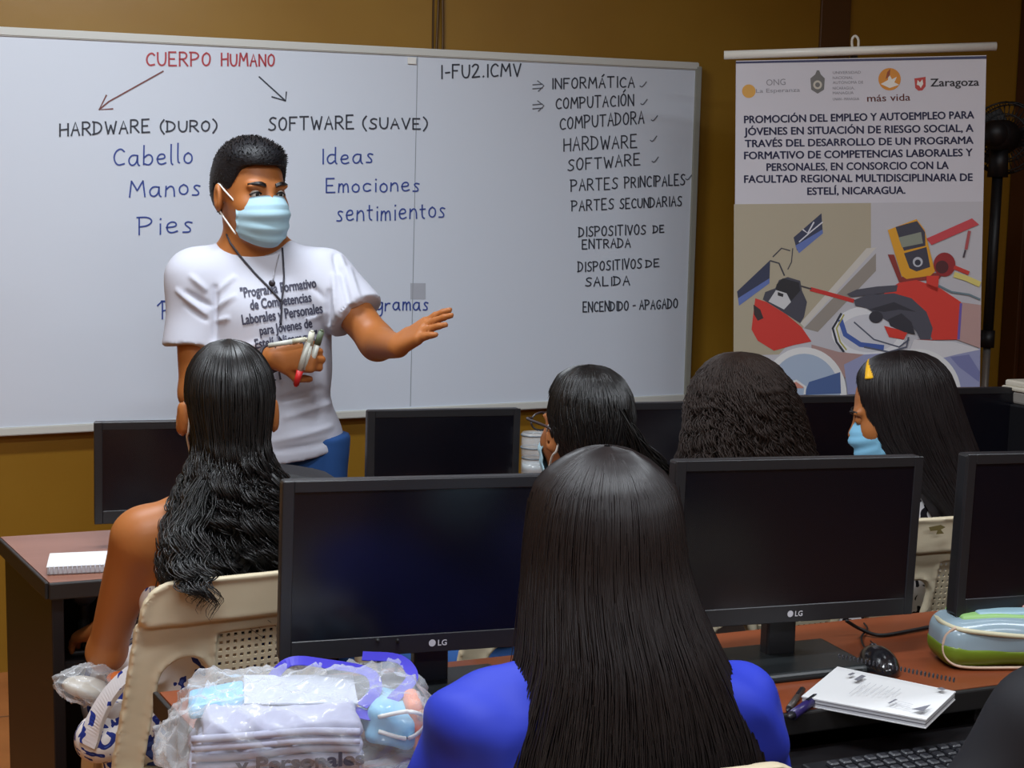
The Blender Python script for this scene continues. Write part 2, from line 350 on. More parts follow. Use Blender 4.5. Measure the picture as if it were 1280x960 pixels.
# single-stroke hand lettering, units of 10
G = {'A': '0,0 3,10 6,0;1,4 5,4', 'B': '0,0 0,10;0,10 5,9 4,6 0,5.5;0,5.5 6,4 5,0 0,0', 'C': '6,8 4,10 1,8 0,4 2,0 6,1', 'D': '0,0 0,10;-1,10 4,9 6,5 4,1 -1,0', 'E': '0,0 0,10;0,10 5,10;0,5 4,5;0,0 5.5,0',
     'F': '0,0 0,10;0,10 5.5,10;0,5.5 4,5.5', 'G': '6,8 4,10 1,8 0,4 2,0 5,0.5 6,4 3.5,4', 'H': '0,0 0,10;6,0 6,10;0,5 6,5.5', 'I': '1,0 1,10', 'L': '0,10 0,0;0,0 5,0', 'M': '0,0 1,10;1,10 4,4;4,4 7,10;7,10 8,0',
     'N': '0,0 0,10;0,10 6,0;6,0 6,10', 'O': '3,10 0.3,8 0,3 2,0 5,1 6,6 5,9 3,10', 'P': '0,0 0,10;-1,10 4,10 6,7.5 4,5 0,4.5', 'R': '0,0 0,10;0,10 4,10 5.5,7.5 4,5 0,5;2,5 6,0', 'S': '5.5,9 3,10 0.5,8 2,5.5 5,4 5,1 2,0 0,1',
     'T': '3,0 3,10;0,10 6.5,10', 'U': '0,10 0,3 2,0 5,0.5 6,4 6,10', 'V': '0,10 3,0;3,0 6,10', 'W': '0,10 2,0;2,0 4,7;4,7 6,0;6,0 8,10', 'Á': '0,0 3,10 6,0;1,4 5,4;3,11.5 5,13.5', 'Ó': '3,10 0.3,8 0,3 2,0 5,1 6,6 5,9 3,10;3,11.5 5,13.5',
     '1': '1,0 1,10', '2': '0,8 2,10 5,9 4.5,6 0,0;0,0 6,0.5', '.': '0.5,0 1,0.6', '-': '0.5,4.5 4,4.8', '(': '3,12 0.5,8 0.3,3 3,-2', ')': '0,12 2.8,8 2.8,3 0,-2',
     'a': '5,6 2,6.5 0,4 0.5,1 2.5,0 4.6,2 5,6;5,6 5,1 6,0', 'b': '0.2,11 0,0.5;0,1 3,0 5,2 4.8,5 2.5,6.2 0,4', 'c': '5,5.4 2.5,6.4 0.3,4.5 0.6,1 2.6,0 5,1', 'd': '5,6 2,6.4 0,4 0.5,1 2.5,0 4.6,2;5.2,11 5,1 6,0', 'e': '0,3.2 4.6,3.6 4.2,6 2,6.4 0.2,4.5 0.5,1 2.5,0 5,1', 'g': '5,6 2,6.5 0,4 0.5,1 2.5,0.3 4.6,2 5,6;5,6 5,-3 3,-5 0.5,-4',
     'i': '1,0 1,6;1,8.5 1.2,9', 'l': '0.6,11 0.4,1 1.4,0', 'm': '0,0 0.3,6;0.3,4 1.8,6.3 3,5 3,0;3,4 4.8,6.3 6,5 6.2,0', 'n': '0,0 0.3,6;0.3,4 2.5,6.3 4.4,5 4.6,0', 'o': '2.5,6.4 0.3,5 0.2,1.5 2.5,0 4.6,1.5 4.6,5 2.5,6.4', 'r': '0,0 0.3,6;0.3,4 2,6.2 4,6', 's': '4,5.6 2,6.4 0.5,5 3.5,2.2 3,0.3 0,0.5', 't': '1.5,9 1.3,1 3,0;0,6 3.5,6.2', 'k': '0,0 0,9', '✓': '0,3 2,0 6,7'}
def chaikin(P, it=2):
    for _ in range(it):
        if len(P) < 3: return P
        Q = [P[0]]
        for a, b in zip(P, P[1:]): Q += [(a[0]*.75+b[0]*.25, a[1]*.75+b[1]*.25), (a[0]*.25+b[0]*.75, a[1]*.25+b[1]*.75)]
        P = Q + [P[-1]]
    return P
class Ink:
    def __init__(s, w): s.V = []; s.F = []; s.w = w
    def stroke(s, pix):
        P = [on_board(x, y, .0018) for x, y in pix]; n = len(P); o = len(s.V)
        for i, p in enumerate(P):
            d = (P[min(i+1, n-1)]-P[max(i-1, 0)]).normalized(); q = BN.cross(d)*s.w/2
            if i == 0: p = p-d*s.w*.3
            if i == n-1: p = p+d*s.w*.3
            s.V += [p-q, p+q, p+q-BN*.0008, p-q-BN*.0008]
        for i in range(n-1):
            for a in range(4): b = (a+1) % 4; s.F.append((o+i*4+a, o+i*4+b, o+i*4+4+b, o+i*4+4+a))
    def word(s, txt, x0, x1, yb0, yb1, h, slant=.0, jit=.25):
        wd, cur = [], 0
        for ch in txt:
            if ch == ' ': cur += 4; wd.append(None); continue
            st = [[tuple(map(float, p.split(','))) for p in q.split()] for q in G[ch].split(';')]
            mx = max(p[0] for q in st for p in q); wd.append((cur, st)); cur += mx+2.4
        cur -= 2.4
        for e in wd:
            if e is None: continue
            c, st = e; jy = random.uniform(-jit, jit); js = random.uniform(.94, 1.06)
            for q in st:
                pts = chaikin(q) if len(q) > 3 or (len(q) == 3 and q[1][1] not in (10,)) else q
                out = []
                for x, y in pts:
                    t = (c+x)/cur; yy = (y*js+jy)/10*h; out.append((x0+(x1-x0)*t+yy*slant, yb0+(yb1-yb0)*t-yy))
                s.stroke(out)
    def build(s, name, m): return pymesh(name, s.V, s.F, m, wb, True)
M_INKK = mat('ink_black', (52, 56, 68), .5); M_INKB = mat('ink_blue', (52, 74, 150), .5); M_INKR = mat('ink_red', (176, 62, 70), .5); M_INKBR = mat('ink_brown', (120, 70, 66), .5)
def words(rows, w, m, name='handwritten_word'):
    for r in rows:
        k = Ink(w); k.word(*r); k.build(name, m)
words([('CUERPO', 183, 263, 82, 82, 17), ('HUMANO', 277, 343, 82, 83, 15)], .0054, M_INKR, 'red_heading_word')
k = Ink(.0045); k.stroke([(204, 89), (170, 108), (136, 127), (124, 137)]); k.stroke([(133, 119), (124, 137), (141, 136)]); k.build('red_arrow', M_INKBR)
k = Ink(.0045); k.stroke([(324, 96), (357, 126)]); k.stroke([(358, 115), (357, 126), (340, 121)]); k.build('black_arrow', M_INKK)
words([('HARDWARE', 75, 187, 170, 165, 16), ('(DURO)', 200, 271, 165, 164, 13), ('SOFTWARE', 336, 442, 163, 161, 16), ('(SUAVE)', 453, 534, 161, 161, 13), ('1-FU2.1CMV', 551, 651, 98, 95, 16)], .0052, M_INKK)
words([('INFORMÁTICA', 690, 793, 111, 109, 13), ('COMPUTACIÓN', 695, 792, 136, 132, 14), ('COMPUTADORA', 700, 805, 162, 154, 15), ('HARDWARE', 705, 796, 189, 184, 16), ('SOFTWARE', 710, 800, 214, 206, 14),
      ('PARTES', 714, 772, 239, 236, 14), ('PRINCIPALES', 781, 856, 235, 231, 13), ('PARTES', 715, 767, 264, 261, 13), ('SECUNDARIAS', 775, 852, 261, 257, 12),
      ('DISPOSITIVOS', 724, 807, 296, 293, 12), ('DE', 817, 830, 291, 290, 9), ('ENTRADA', 728, 788, 311, 309, 11), ('DISPOSITIVOS', 723, 802, 340, 335, 12), ('DE', 808, 824, 334, 333, 9), ('SALIDA', 732, 787, 358, 356, 11), ('ENCENDIDO - APAGADO', 729, 847, 390, 385, 12)], .0046, M_INKK)
M_INKG2 = mat('ink_grey', (96, 100, 110), .5)
for x, y in ((800, 110), (801, 132), (814, 152), (813, 178), (815, 204), (857, 226)): words([('✓', x, x+8, y, y-2, 8)], .0035, M_INKG2, 'tick_mark')
for y in (109, 134):
    k = Ink(.0035); k.stroke([(666, y-3), (678, y-4)]); k.stroke([(666, y+2), (678, y+1)]); k.stroke([(672, y-8), (680, y-2), (673, y+5)]); k.build('small_arrow', M_INKG2)
words([(t_, a_, b_, c_, d_, h_, 0, .5) for t_, a_, b_, c_, d_, h_ in [('Cabello', 142, 240, 207, 204, 22), ('Manos', 162, 250, 246, 244, 20), ('Pies', 174, 240, 293, 290, 22), ('Ideas', 402, 466, 204, 204, 19), ('Emociones', 408, 524, 241, 239, 17), ('sentimientos', 421, 556, 277, 272, 20), ('ogramas', 460, 535, 388, 388, 16)]], .0048, M_INKB, 'blue_handwritten_word')
k = Ink(.0048); k.word('P', 203, 212, 399, 399, 22); k.stroke([(197, 382), (202, 377), (216, 377)]); k.build('blue_handwritten_word', M_INKB)
# ------------------------------------------------------------------ roll-up banner
BNY = math.radians(-6)
bn_n = Vector((math.sin(BNY), -math.cos(BNY), 0)); BNP = at_y(1075, 290, 4.4)
def on_ban(px, py, off=0): return at_plane(px, py, BNP + bn_n*off, bn_n)
bt = on_ban(1075, 300); base = Vector((bt.x, bt.y, 0))
ban = thing('banner_stand', 'tall printed roll-up banner with navy text and gloved hands, right of the whiteboard', 'banner', base)
b0, b1, b2, b3 = on_ban(920, 76), on_ban(1233, 69), on_ban(1224, 487), on_ban(917, 497)
lb, rb = b0+(b3-b0)*((b0.z-.09)/(b0.z-b3.z)), b1+(b2-b1)*((b1.z-.09)/(b1.z-b2.z))
mb = MB(); mb.poly([lb, rb, b1, b0], -bn_n*.0015); mb.build('printed_sheet', mat('banner_vinyl', (206, 204, 212), .35, .4), ban, True)
a, b = on_ban(905, 69), on_ban(1245, 58)
mb = MB(); mb.cyl(a+bn_n*.002, b+bn_n*.002, .0135, seg=16); mb.build('top_rail', mat('rail_white', (235, 234, 225), .35), ban, True, True)
hk = on_ban(1070, 50); mb = MB(); mb.tube(spline([on_ban(1066, 63)-bn_n*.005, on_ban(1065, 50), on_ban(1069, 45), on_ban(1073, 50), on_ban(1073, 62)-bn_n*.005]), .004); mb.build('hook', mat('hook_white', (215, 212, 200), .4), ban, True, True)
mb = MB(); mb.cyl(Vector((hk.x, hk.y, .06))-bn_n*.03, Vector((hk.x, hk.y, hk.z-.03))-bn_n*.03, .012); mb.build('support_pole', mat('pole_grey', (120, 120, 120), .35, metal=.8), ban, True, True)
mb = MB(); mb.box((base.x, base.y, .045), (.9, .1, .085), .015, Matrix.Rotation(BNY, 3, 'Z')); mb.build('base_cassette', mat('cassette_silver', (150, 150, 152), .35, metal=.7), ban, True)
for s in (-.3, .3):
    mb = MB(); mb.box(base+Vector((s*math.cos(BNY), s*math.sin(BNY), .008)), (.05, .3, .012), .003, Matrix.Rotation(BNY, 3, 'Z')); mb.build('foot', mat('cassette_silver', 0), ban, True)
def ban_poly(name, polys, m, off):
    mb = MB()
    for p in polys: mb.poly([on_ban(x, y, off) for x, y in p])
    return mb.build(name, m, ban, True)
def circ(x, y, r, n=24, ry=None, a0=0, a1=360): return [(x+r*math.cos(math.radians(a0+(a1-a0)*i/n)), y+(ry or r)*math.sin(math.radians(a0+(a1-a0)*i/n))) for i in range(n+(a1-a0 < 360))]
def thick(pts, w):
    L_, R__ = [], []
    for i, p in enumerate(pts):
        q0, q1 = pts[max(i-1, 0)], pts[min(i+1, len(pts)-1)]; dx, dy = q1[0]-q0[0], q1[1]-q0[1]; n = math.hypot(dx, dy); L_.append((p[0]-dy/n*w/2, p[1]+dx/n*w/2)); R__.append((p[0]+dy/n*w/2, p[1]-dx/n*w/2))
    return L_ + R__[::-1]
M_NAVY = mat('print_navy', (52, 54, 92), .5)
ban_poly('navy_edge', [[(920, 77), (1233, 70), (1233, 73.5), (920, 79.5)]], M_NAVY, .0006)
lines = [('PROMOCIÓN DEL EMPLEO Y AUTOEMPLEO PARA', (930, 154), (1218, 148), 9.6), ('JÓVENES EN SITUACIÓN DE RIESGO SOCIAL, A', (930, 169), (1217, 164.5), 9.6), ('TRAVÉS DEL DESARROLLO DE UN PROGRAMA', (931, 184), (1217, 179.5), 9.4),
         ('FORMATIVO DE COMPETENCIAS LABORALES Y', (930, 199), (1216, 195), 9.6), ('PERSONALES, EN CONSORCIO CON LA', (958, 213.5), (1186, 211), 9.6), ('FACULTAD REGIONAL MULTIDISCIPLINARIA DE', (930, 228.5), (1216, 226), 9.6), ('ESTELÍ, NICARAGUA.', (1009, 243.5), (1132, 242), 9.4)]
for r in lines:
    V, F = text_on([r], lambda x, y: on_ban(x, y, .0008), .032); pymesh('printed_line', V, F, M_NAVY, ban, True)
V, F = text_on([('Zaragoza', (1163, 108), (1224, 107), 10)], lambda x, y: on_ban(x, y, .0008), .018); pymesh('sponsor_lettering', V, F, mat('print_dark', (58, 56, 62), .5), ban, True)
V, F = text_on([('más vida', (1084, 127), (1138, 125.5), 9)], lambda x, y: on_ban(x, y, .0008), .008); pymesh('sponsor_lettering', V, F, mat('print_maroon', (130, 62, 50), .5), ban, True)
for r in [('UNIVERSIDAD', (1041, 92.5), (1076, 92), 3.6), ('NACIONAL', (1041, 99), (1066, 98.6), 3.6), ('AUTÓNOMA DE', (1041, 105), (1079, 104.4), 3.6), ('NICARAGUA,', (1041, 112), (1068, 111.6), 3.6), ('MANAGUA', (1041, 118), (1067, 117.5), 3.6), ('UNAN - MANAGUA', (1041, 125.5), (1074, 125), 3.4), ('La Esperanza', (945, 116), (1000, 114.5), 5), ('ONG', (958, 107), (982, 106), 8)]:
    V, F = text_on([r], lambda x, y: on_ban(x, y, .0008), 0); pymesh('small_lettering', V, F, mat('print_grey', (140, 138, 146), .5), ban, True)
ban_poly('sun_logo', [circ(936, 114, 8.5)], mat('print_sun', (214, 160, 70), .5), .0007)
ban_poly('bird_logo', [circ(1112, 99, 14, 30)], mat('print_orange', (216, 140, 40), .5), .0007)
ban_poly('bird', [[(1101, 105), (1110, 100), (1111, 92), (1115, 99), (1121, 96), (1118, 103), (1124, 106), (1112, 110)]], mat('print_white', (232, 228, 220), .5), .0010)
ban_poly('bird_flame', [[(1107, 99), (1109, 90), (1113, 86), (1112, 95)]], mat('print_brown', (150, 70, 30), .5), .0010)
ban_poly('shield_logo', [[(1143, 98), (1157, 96), (1157, 108), (1153, 113), (1148, 113.5), (1144, 110)]], mat('print_red', (190, 60, 55), .5), .0007)
ban_poly('shield_lion', [[(1147, 100), (1150, 103), (1153, 99), (1154, 105), (1151, 110), (1149, 107), (1146, 106)]], mat('print_white', 0), .0010)
ban_poly('crest_logo', [[(1013, 98), (1019, 93), (1021, 88), (1024, 88), (1026, 93), (1031, 98), (1030, 112), (1022, 117), (1014, 112)]], mat('print_crest', (110, 108, 106), .5), .0007)
ban_poly('crest_centre', [circ(1022, 106, 5.5)], mat('print_crestlight', (196, 190, 176), .5), .0010); ban_poly('crest_core', [circ(1022, 106, 3)], mat('print_crest', 0), .0013)
def cp(pts): return [(880+x*.3125, 240+y*.3125) for x, y in pts]
PIC = [((192, 190, 196), [[(120, 50), (1115, 38), (1103, 790), (118, 815)]]), ((176, 166, 144), [[(120, 49), (668, 44), (668, 235), (395, 545), (300, 650), (118, 655)]]),
       ((205, 200, 192), [[(650, 225), (690, 222), (400, 540), (385, 525)]]), ((150, 142, 134), [[(688, 245), (688, 315), (455, 560), (400, 545)]]),
       ((52, 58, 84), [[(470, 85), (474, 150), (372, 235), (358, 182)], [(265, 272), (262, 345), (138, 440), (132, 398)]]), ((96, 116, 178), [[(474, 150), (476, 165), (380, 245), (365, 215)], [(262, 345), (262, 365), (140, 455), (136, 425)]]),
       ((214, 214, 222), [thick([(440, 120), (415, 165), (395, 150)], 6), thick([(475, 120), (420, 165), (380, 200)], 5)]), ((60, 60, 70), [thick([(265, 275), (300, 285), (322, 335)], 6), thick([(275, 260), (310, 225), (345, 235)], 5), thick([(355, 225), (350, 280), (335, 310)], 4)]),
       ((70, 70, 82), [[(285, 385), (300, 352), (335, 340), (385, 355), (392, 395), (412, 440), (400, 500), (385, 525), (300, 470), (235, 430), (245, 400)]]), ((206, 58, 50), [[(205, 425), (250, 440), (330, 490), (390, 540), (430, 598), (360, 612), (280, 635), (215, 595), (190, 550), (198, 480)]]),
       ((60, 48, 50), [[(198, 450), (225, 470), (238, 505), (215, 515), (200, 490)]]), ((205, 205, 208), [[(288, 392), (330, 405), (348, 440), (320, 470), (258, 438)]]), ((40, 40, 46), [[(290, 370), (315, 345), (380, 362), (385, 395), (350, 435), (330, 405), (288, 392)], [(295, 400), (318, 408), (316, 420), (295, 414)]]),
       ((200, 50, 46), [thick([(425, 388), (500, 408), (600, 436)], 16)]), ((70, 66, 70), [thick([(388, 376), (430, 388)], 6)]),
       ((226, 226, 230), [circ(660, 560, 150, 30, 105)]), ((206, 206, 214), [circ(660, 565, 118, 30, 76)]), ((70, 96, 168), [thick([(545, 510), (565, 570), (625, 610), (720, 622)], 20)]), ((50, 54, 66), [thick([(550, 485), (515, 545), (530, 600), (560, 640)], 9)]), ((176, 170, 90), [thick([(560, 490), (530, 545), (545, 600), (570, 632)], 6)]), ((88, 92, 110), [thick([(600, 520), (680, 590), (780, 620), (820, 590)], 6), thick([(640, 620), (740, 640), (810, 620), (818, 580)], 7)]),
       ((140, 50, 46), [[(735, 250), (760, 250), (790, 340), (860, 330), (960, 320), (940, 350), (780, 360)]]), ((224, 160, 40), [[(735, 152), (850, 108), (882, 150), (924, 318), (905, 335), (810, 348), (790, 335)]]), ((62, 62, 76), [[(766, 140), (852, 116), (884, 160), (886, 215), (800, 235), (785, 200)], [(800, 245), (890, 220), (905, 300), (850, 318), (822, 305)]]), ((140, 146, 132), [[(778, 182), (868, 160), (876, 205), (792, 222)]]), ((190, 192, 200), [circ(855, 280, 20)]), ((50, 52, 66), [circ(855, 282, 12)]),
       ((202, 70, 78), [[(890, 186), (1072, 105), (1100, 130), (910, 212)]]), ((176, 80, 84), [thick([(1062, 155), (1048, 230)], 12)]), ((70, 60, 70), [thick([(1046, 232), (1038, 262)], 7)]), ((150, 40, 44), [circ(962, 290, 44, 24, 48)]), ((80, 34, 40), [circ(952, 300, 26)]), ((200, 60, 50), [thick([(1000, 300), (1060, 325)], 16)]), ((220, 205, 120), [thick([(1000, 330), (1050, 345), (1105, 370)], 22)]), ((110, 130, 140), [thick([(930, 370), (990, 400), (1060, 410), (1105, 430)], 8)]),
       ((184, 150, 146), [[(1020, 440), (1108, 452), (1105, 625), (1010, 590)]]), ((214, 60, 50), [[(780, 362), (850, 352), (945, 385), (1028, 440), (1016, 590), (915, 592), (880, 520), (800, 480), (740, 440), (720, 405)], [(720, 535), (815, 560), (800, 590), (740, 580)], [(890, 335), (940, 335), (935, 400), (890, 380)]]), ((110, 90, 170), [thick([(1028, 445), (1018, 590)], 10)]),
       ((78, 78, 90), [[(572, 408), (610, 390), (690, 378), (775, 372), (770, 398), (660, 412), (590, 420)], [(600, 432), (650, 412), (760, 405), (830, 425), (890, 480), (915, 545), (905, 590), (870, 600), (850, 560), (820, 520), (755, 530), (715, 505), (650, 465), (605, 455)]]), ((52, 52, 62), [[(735, 510), (790, 485), (830, 520), (845, 570), (800, 560), (745, 535)], circ(688, 500, 28, 20, 24), [(660, 470), (760, 440), (850, 480), (780, 470), (720, 480)]]), ((150, 60, 58), [[(850, 590), (915, 590), (925, 605), (890, 615), (860, 605)]]),
       ((172, 140, 136), [[(430, 610), (540, 640), (640, 650), (580, 760), (520, 700), (430, 650)]]), ((150, 154, 190), [[(560, 690), (640, 650), (800, 640), (960, 660), (1000, 640), (1104, 625), (1103, 790), (575, 810)]]), ((214, 212, 216), [[(840, 590), (1000, 600), (1106, 630), (1010, 650), (950, 665), (820, 640)]]), ((120, 124, 170), [[(985, 660), (1060, 650), (1104, 720), (1100, 760), (1020, 700)]]),
       ((168, 184, 206), [circ(400, 812, 165, 24, 178, 180, 360)]), ((226, 226, 226), [thick(circ(400, 812, 158, 24, 178, 180, 360), 26)]), ((76, 100, 150), [[(420, 760), (500, 735), (545, 720), (548, 806), (400, 812)]]), ((206, 140, 124), [circ(352, 785, 46, 16, 30, 180, 360)]), ((224, 224, 224), [thick([(310, 770), (370, 755), (405, 780), (402, 810)], 9)]),
       ((160, 164, 172), [circ(850, 805, 150, 20, 150, 220, 360)]), ((226, 226, 226), [thick(circ(850, 805, 165, 20, 165, 225, 357), 26)])]
pv, pf, pm, pmats = [], [], [], []
for i, (c, ps) in enumerate(PIC):
    m = mat('print_%d_%d_%d' % c, c, .45)
    if m not in pmats: pmats.append(m)
    for p in ps:
        pf.append(tuple(range(len(pv), len(pv)+len(p)))); pv += [on_ban(x, y, .0005+.00012*i) for x, y in cp(p)]; pm.append(pmats.index(m))
o = pymesh('printed_picture', pv, pf, pmats[0], ban, True)
for m in pmats[1:]: o.data.materials.append(m)
o.data.polygons.foreach_set('material_index', pm)
# ------------------------------------------------------------------ desks
M_RED = mat('desk_laminate', (140, 72, 42), .32, .45, var=(2.2, (122, 60, 34), .35, .7, (1, 6, 6)), bump=(40, .03, .002))
M_PALE = mat('desk_laminate_back', (150, 102, 84), .35, .45, var=(2.2, (136, 90, 72), .35, .7, (1, 6, 6)))
M_EDGE = mat('desk_edge_black', (30, 28, 28), .5); M_BLK = mat('desk_panel_black', (24, 22, 24), .45, .4)
DZ = .725
def desk(name_label, u0, u1, v0, v1, top, group=None, tray=None, skew=0):
    """skew: how far the front left corner sits inward of the back left one (the desk ends are cut at a slant)"""
    t = thing('computer_desk', name_label, 'desk', W(u0, v0), RY, group); L, Dp = u1-u0, v1-v0
    def plate(name, z0, z1, m, ins=0, y0=0, y1=Dp, bev=.003):
        mb = MB(); xa, xb = skew*(1-y0/Dp)+ins, skew*(1-y1/Dp)+ins; mb.poly([(xa, y0, z0), (L-ins, y0, z0), (L-ins, y1, z0), (xb, y1, z0)], Vector((0, 0, z1-z0)))
        if bev: bmesh.ops.bevel(mb.bm, geom=mb.bm.edges[:], offset=bev, segments=2, affect='EDGES')
        return mb.build(name, m, t)
    plate('desktop', DZ-.024, DZ, top)
    mb = MB(); mb.box((L/2+skew/2, -.004, DZ-.016), (L-skew, .01, .034), .003); mb.build('edge_band', M_EDGE, t)
    an = math.atan2(-skew, Dp); mb = MB(); q = Matrix.Rotation(-an, 3, 'Z'); mb.box((skew/2-.003, Dp/2, DZ-.016), (.008, math.hypot(Dp, skew), .034), .002, q); mb.build('edge_band', M_EDGE, t)
    mb = MB(); mb.box((skew/2+.02, Dp/2, (DZ-.025)/2), (.024, math.hypot(Dp, skew)-.03, DZ-.025), .002, q); mb.build('side_panel', M_BLK, t)
    for x in (L/2, L-.015):
        mb = MB(); mb.box((x, Dp/2, (DZ-.025)/2), (.024, Dp-.03, DZ-.025), .002); mb.build('side_panel', M_BLK, t)
    mb = MB(); mb.box((L/2+.02, Dp-.03, .37), (L-.06, .016, .62), .002); mb.build('modesty_panel', M_BLK, t)
    plate('shelf', .511, .529, M_BLK, .04, .10, Dp-.05)
    if tray:
        mb = MB(); mb.box((tray[0], tray[1], .655), (tray[2], .28, .016), .003); mb.build('keyboard_tray', M_BLK, t)
    return t
NV0, NV1, BV0, BV1 = 1.68, 2.065, 2.76, 3.20
desk('long reddish brown desk in the near row carrying the pencil case', .24, 2.75, NV0, NV1, M_RED, None, (1.15, -.13, .8), .06)
desk('paler brown desk in front of the whiteboard with a notebook at its left end', .03, 3.3, BV0, BV1, M_PALE, skew=.085)
# ------------------------------------------------------------------ monitors
M_BEZ = mat('monitor_plastic', (34, 34, 37), .38, .45); M_SCR = mat('dark_screen', (12, 12, 20), .22, .5); M_LOGO = mat('logo_silver', (200, 200, 205), .4)
def monitor(label, loc, rz, w, h, z0, logo, roll=0, group=None, neck=True):
    t = thing('computer_monitor', label, 'monitor', loc, rz, group); R = Matrix.Rotation(roll, 3, 'Y'); c = Vector((0, -.03, z0+h/2))
    mb = MB(); mb.box(c+R@Vector((0, .0, 0)), (w, .028, h), .005, R); mb.box(c+R@Vector((0, .024, -.01)), (w*.72, .03, h*.7), .012, R); mb.build('casing', M_BEZ, t)
    b = .017
    mb = MB(); mb.box(c+R@Vector((0, -.0137, .006)), (w-2*b, .0012, h-2*b-.012), 0, R); mb.build('screen', M_SCR, t)
    mb = MB()
    for sx in (-1, 1): mb.box(c+R@Vector((sx*(w/2-b/2), -.0146, 0)), (b, .003, h), .001, R, seg=1)
    mb.box(c+R@Vector((0, -.0146, h/2-b/2)), (w-2*b, .003, b), .001, R, seg=1); mb.box(c+R@Vector((0, -.0146, -h/2+(b+.012)/2)), (w-2*b, .003, b+.012), .001, R, seg=1)
    mb.build('bezel', M_BEZ, t)
    mb = MB(); mb.box((0, .008, z0/2+.04), (.055, .026, z0+.06), .004); mb.build('neck', M_BEZ, t)
    mb = MB(); mb.box((0, -.022, .007), (.25, .165, .013), .005, taper=(.92, .92)); mb.build('base', mat('monitor_base', (30, 33, 34), .3), t)
    if logo:
        V, F = text_mesh('LG', .02); lc = c+R@Vector((0, -.0165, -h/2+.0145))
        P = [lc+R@Vector(((v.x-.05)*.0125, -.0003, (v.y-.36)*.0125)) for v in V]; n = len(P)
        P += [lc+R@Vector((-.009+.0055*math.cos(a), -.0003, .0055*math.sin(a))) for a in np.linspace(0, 2*math.pi, 20, endpoint=False)]
        pymesh('maker_logo', P, F+[tuple(range(n, n+20))], M_LOGO, t)
    return t
def mon_at(px, py, dz=0): p = at_z(px, py, DZ+dz); return Vector((p.x, p.y, DZ))
p1 = mon_at(538, 860); p2 = mon_at(969, 826)
monitor('wide black monitor behind the clear bag of shirts, left of the straight-haired woman', p1, math.radians(19.5), .482, .268, .073, True, .022, 'near row monitors')
monitor('wide black monitor behind the printed notebook, right of the straight-haired woman', p2+UW*.008, math.radians(20), .462, .272, .080, True, .024, 'near row monitors')
p3 = at_v(1300, 820, uv(p2)[1]-.1); p3 = W(uv(p2)[0]+.522, uv(p2)[1]-.07, DZ)
monitor('black monitor cut off by the right edge of the frame, behind the green pencil case', p3, math.radians(20), .478, .275, .077, False, .024, 'near row monitors')
BM = [(228, 525, 'small black monitor at the left end of the back desk, behind the curly-haired woman'), (555, 511, 'small black monitor on the back desk between the instructor and the glass jar'),
      (800, 503, 'black back-row monitor between the woman with glasses and the frizzy-haired woman'), (1010, 495, 'black back-row monitor between the frizzy-haired woman and the woman with yellow headband'), (1228, 484, 'black back-row monitor right of the woman with the yellow headband')]
mono = []
for i, (px, py, lab) in enumerate(BM):
    q = at_v(px, py, 3.03); h = q.z-DZ-.052
    mono.append(monitor(lab, Vector((q.x, q.y, DZ))+NW*.03, RY-math.radians(2), .375, h, .052, False, .012, 'back row monitors'))
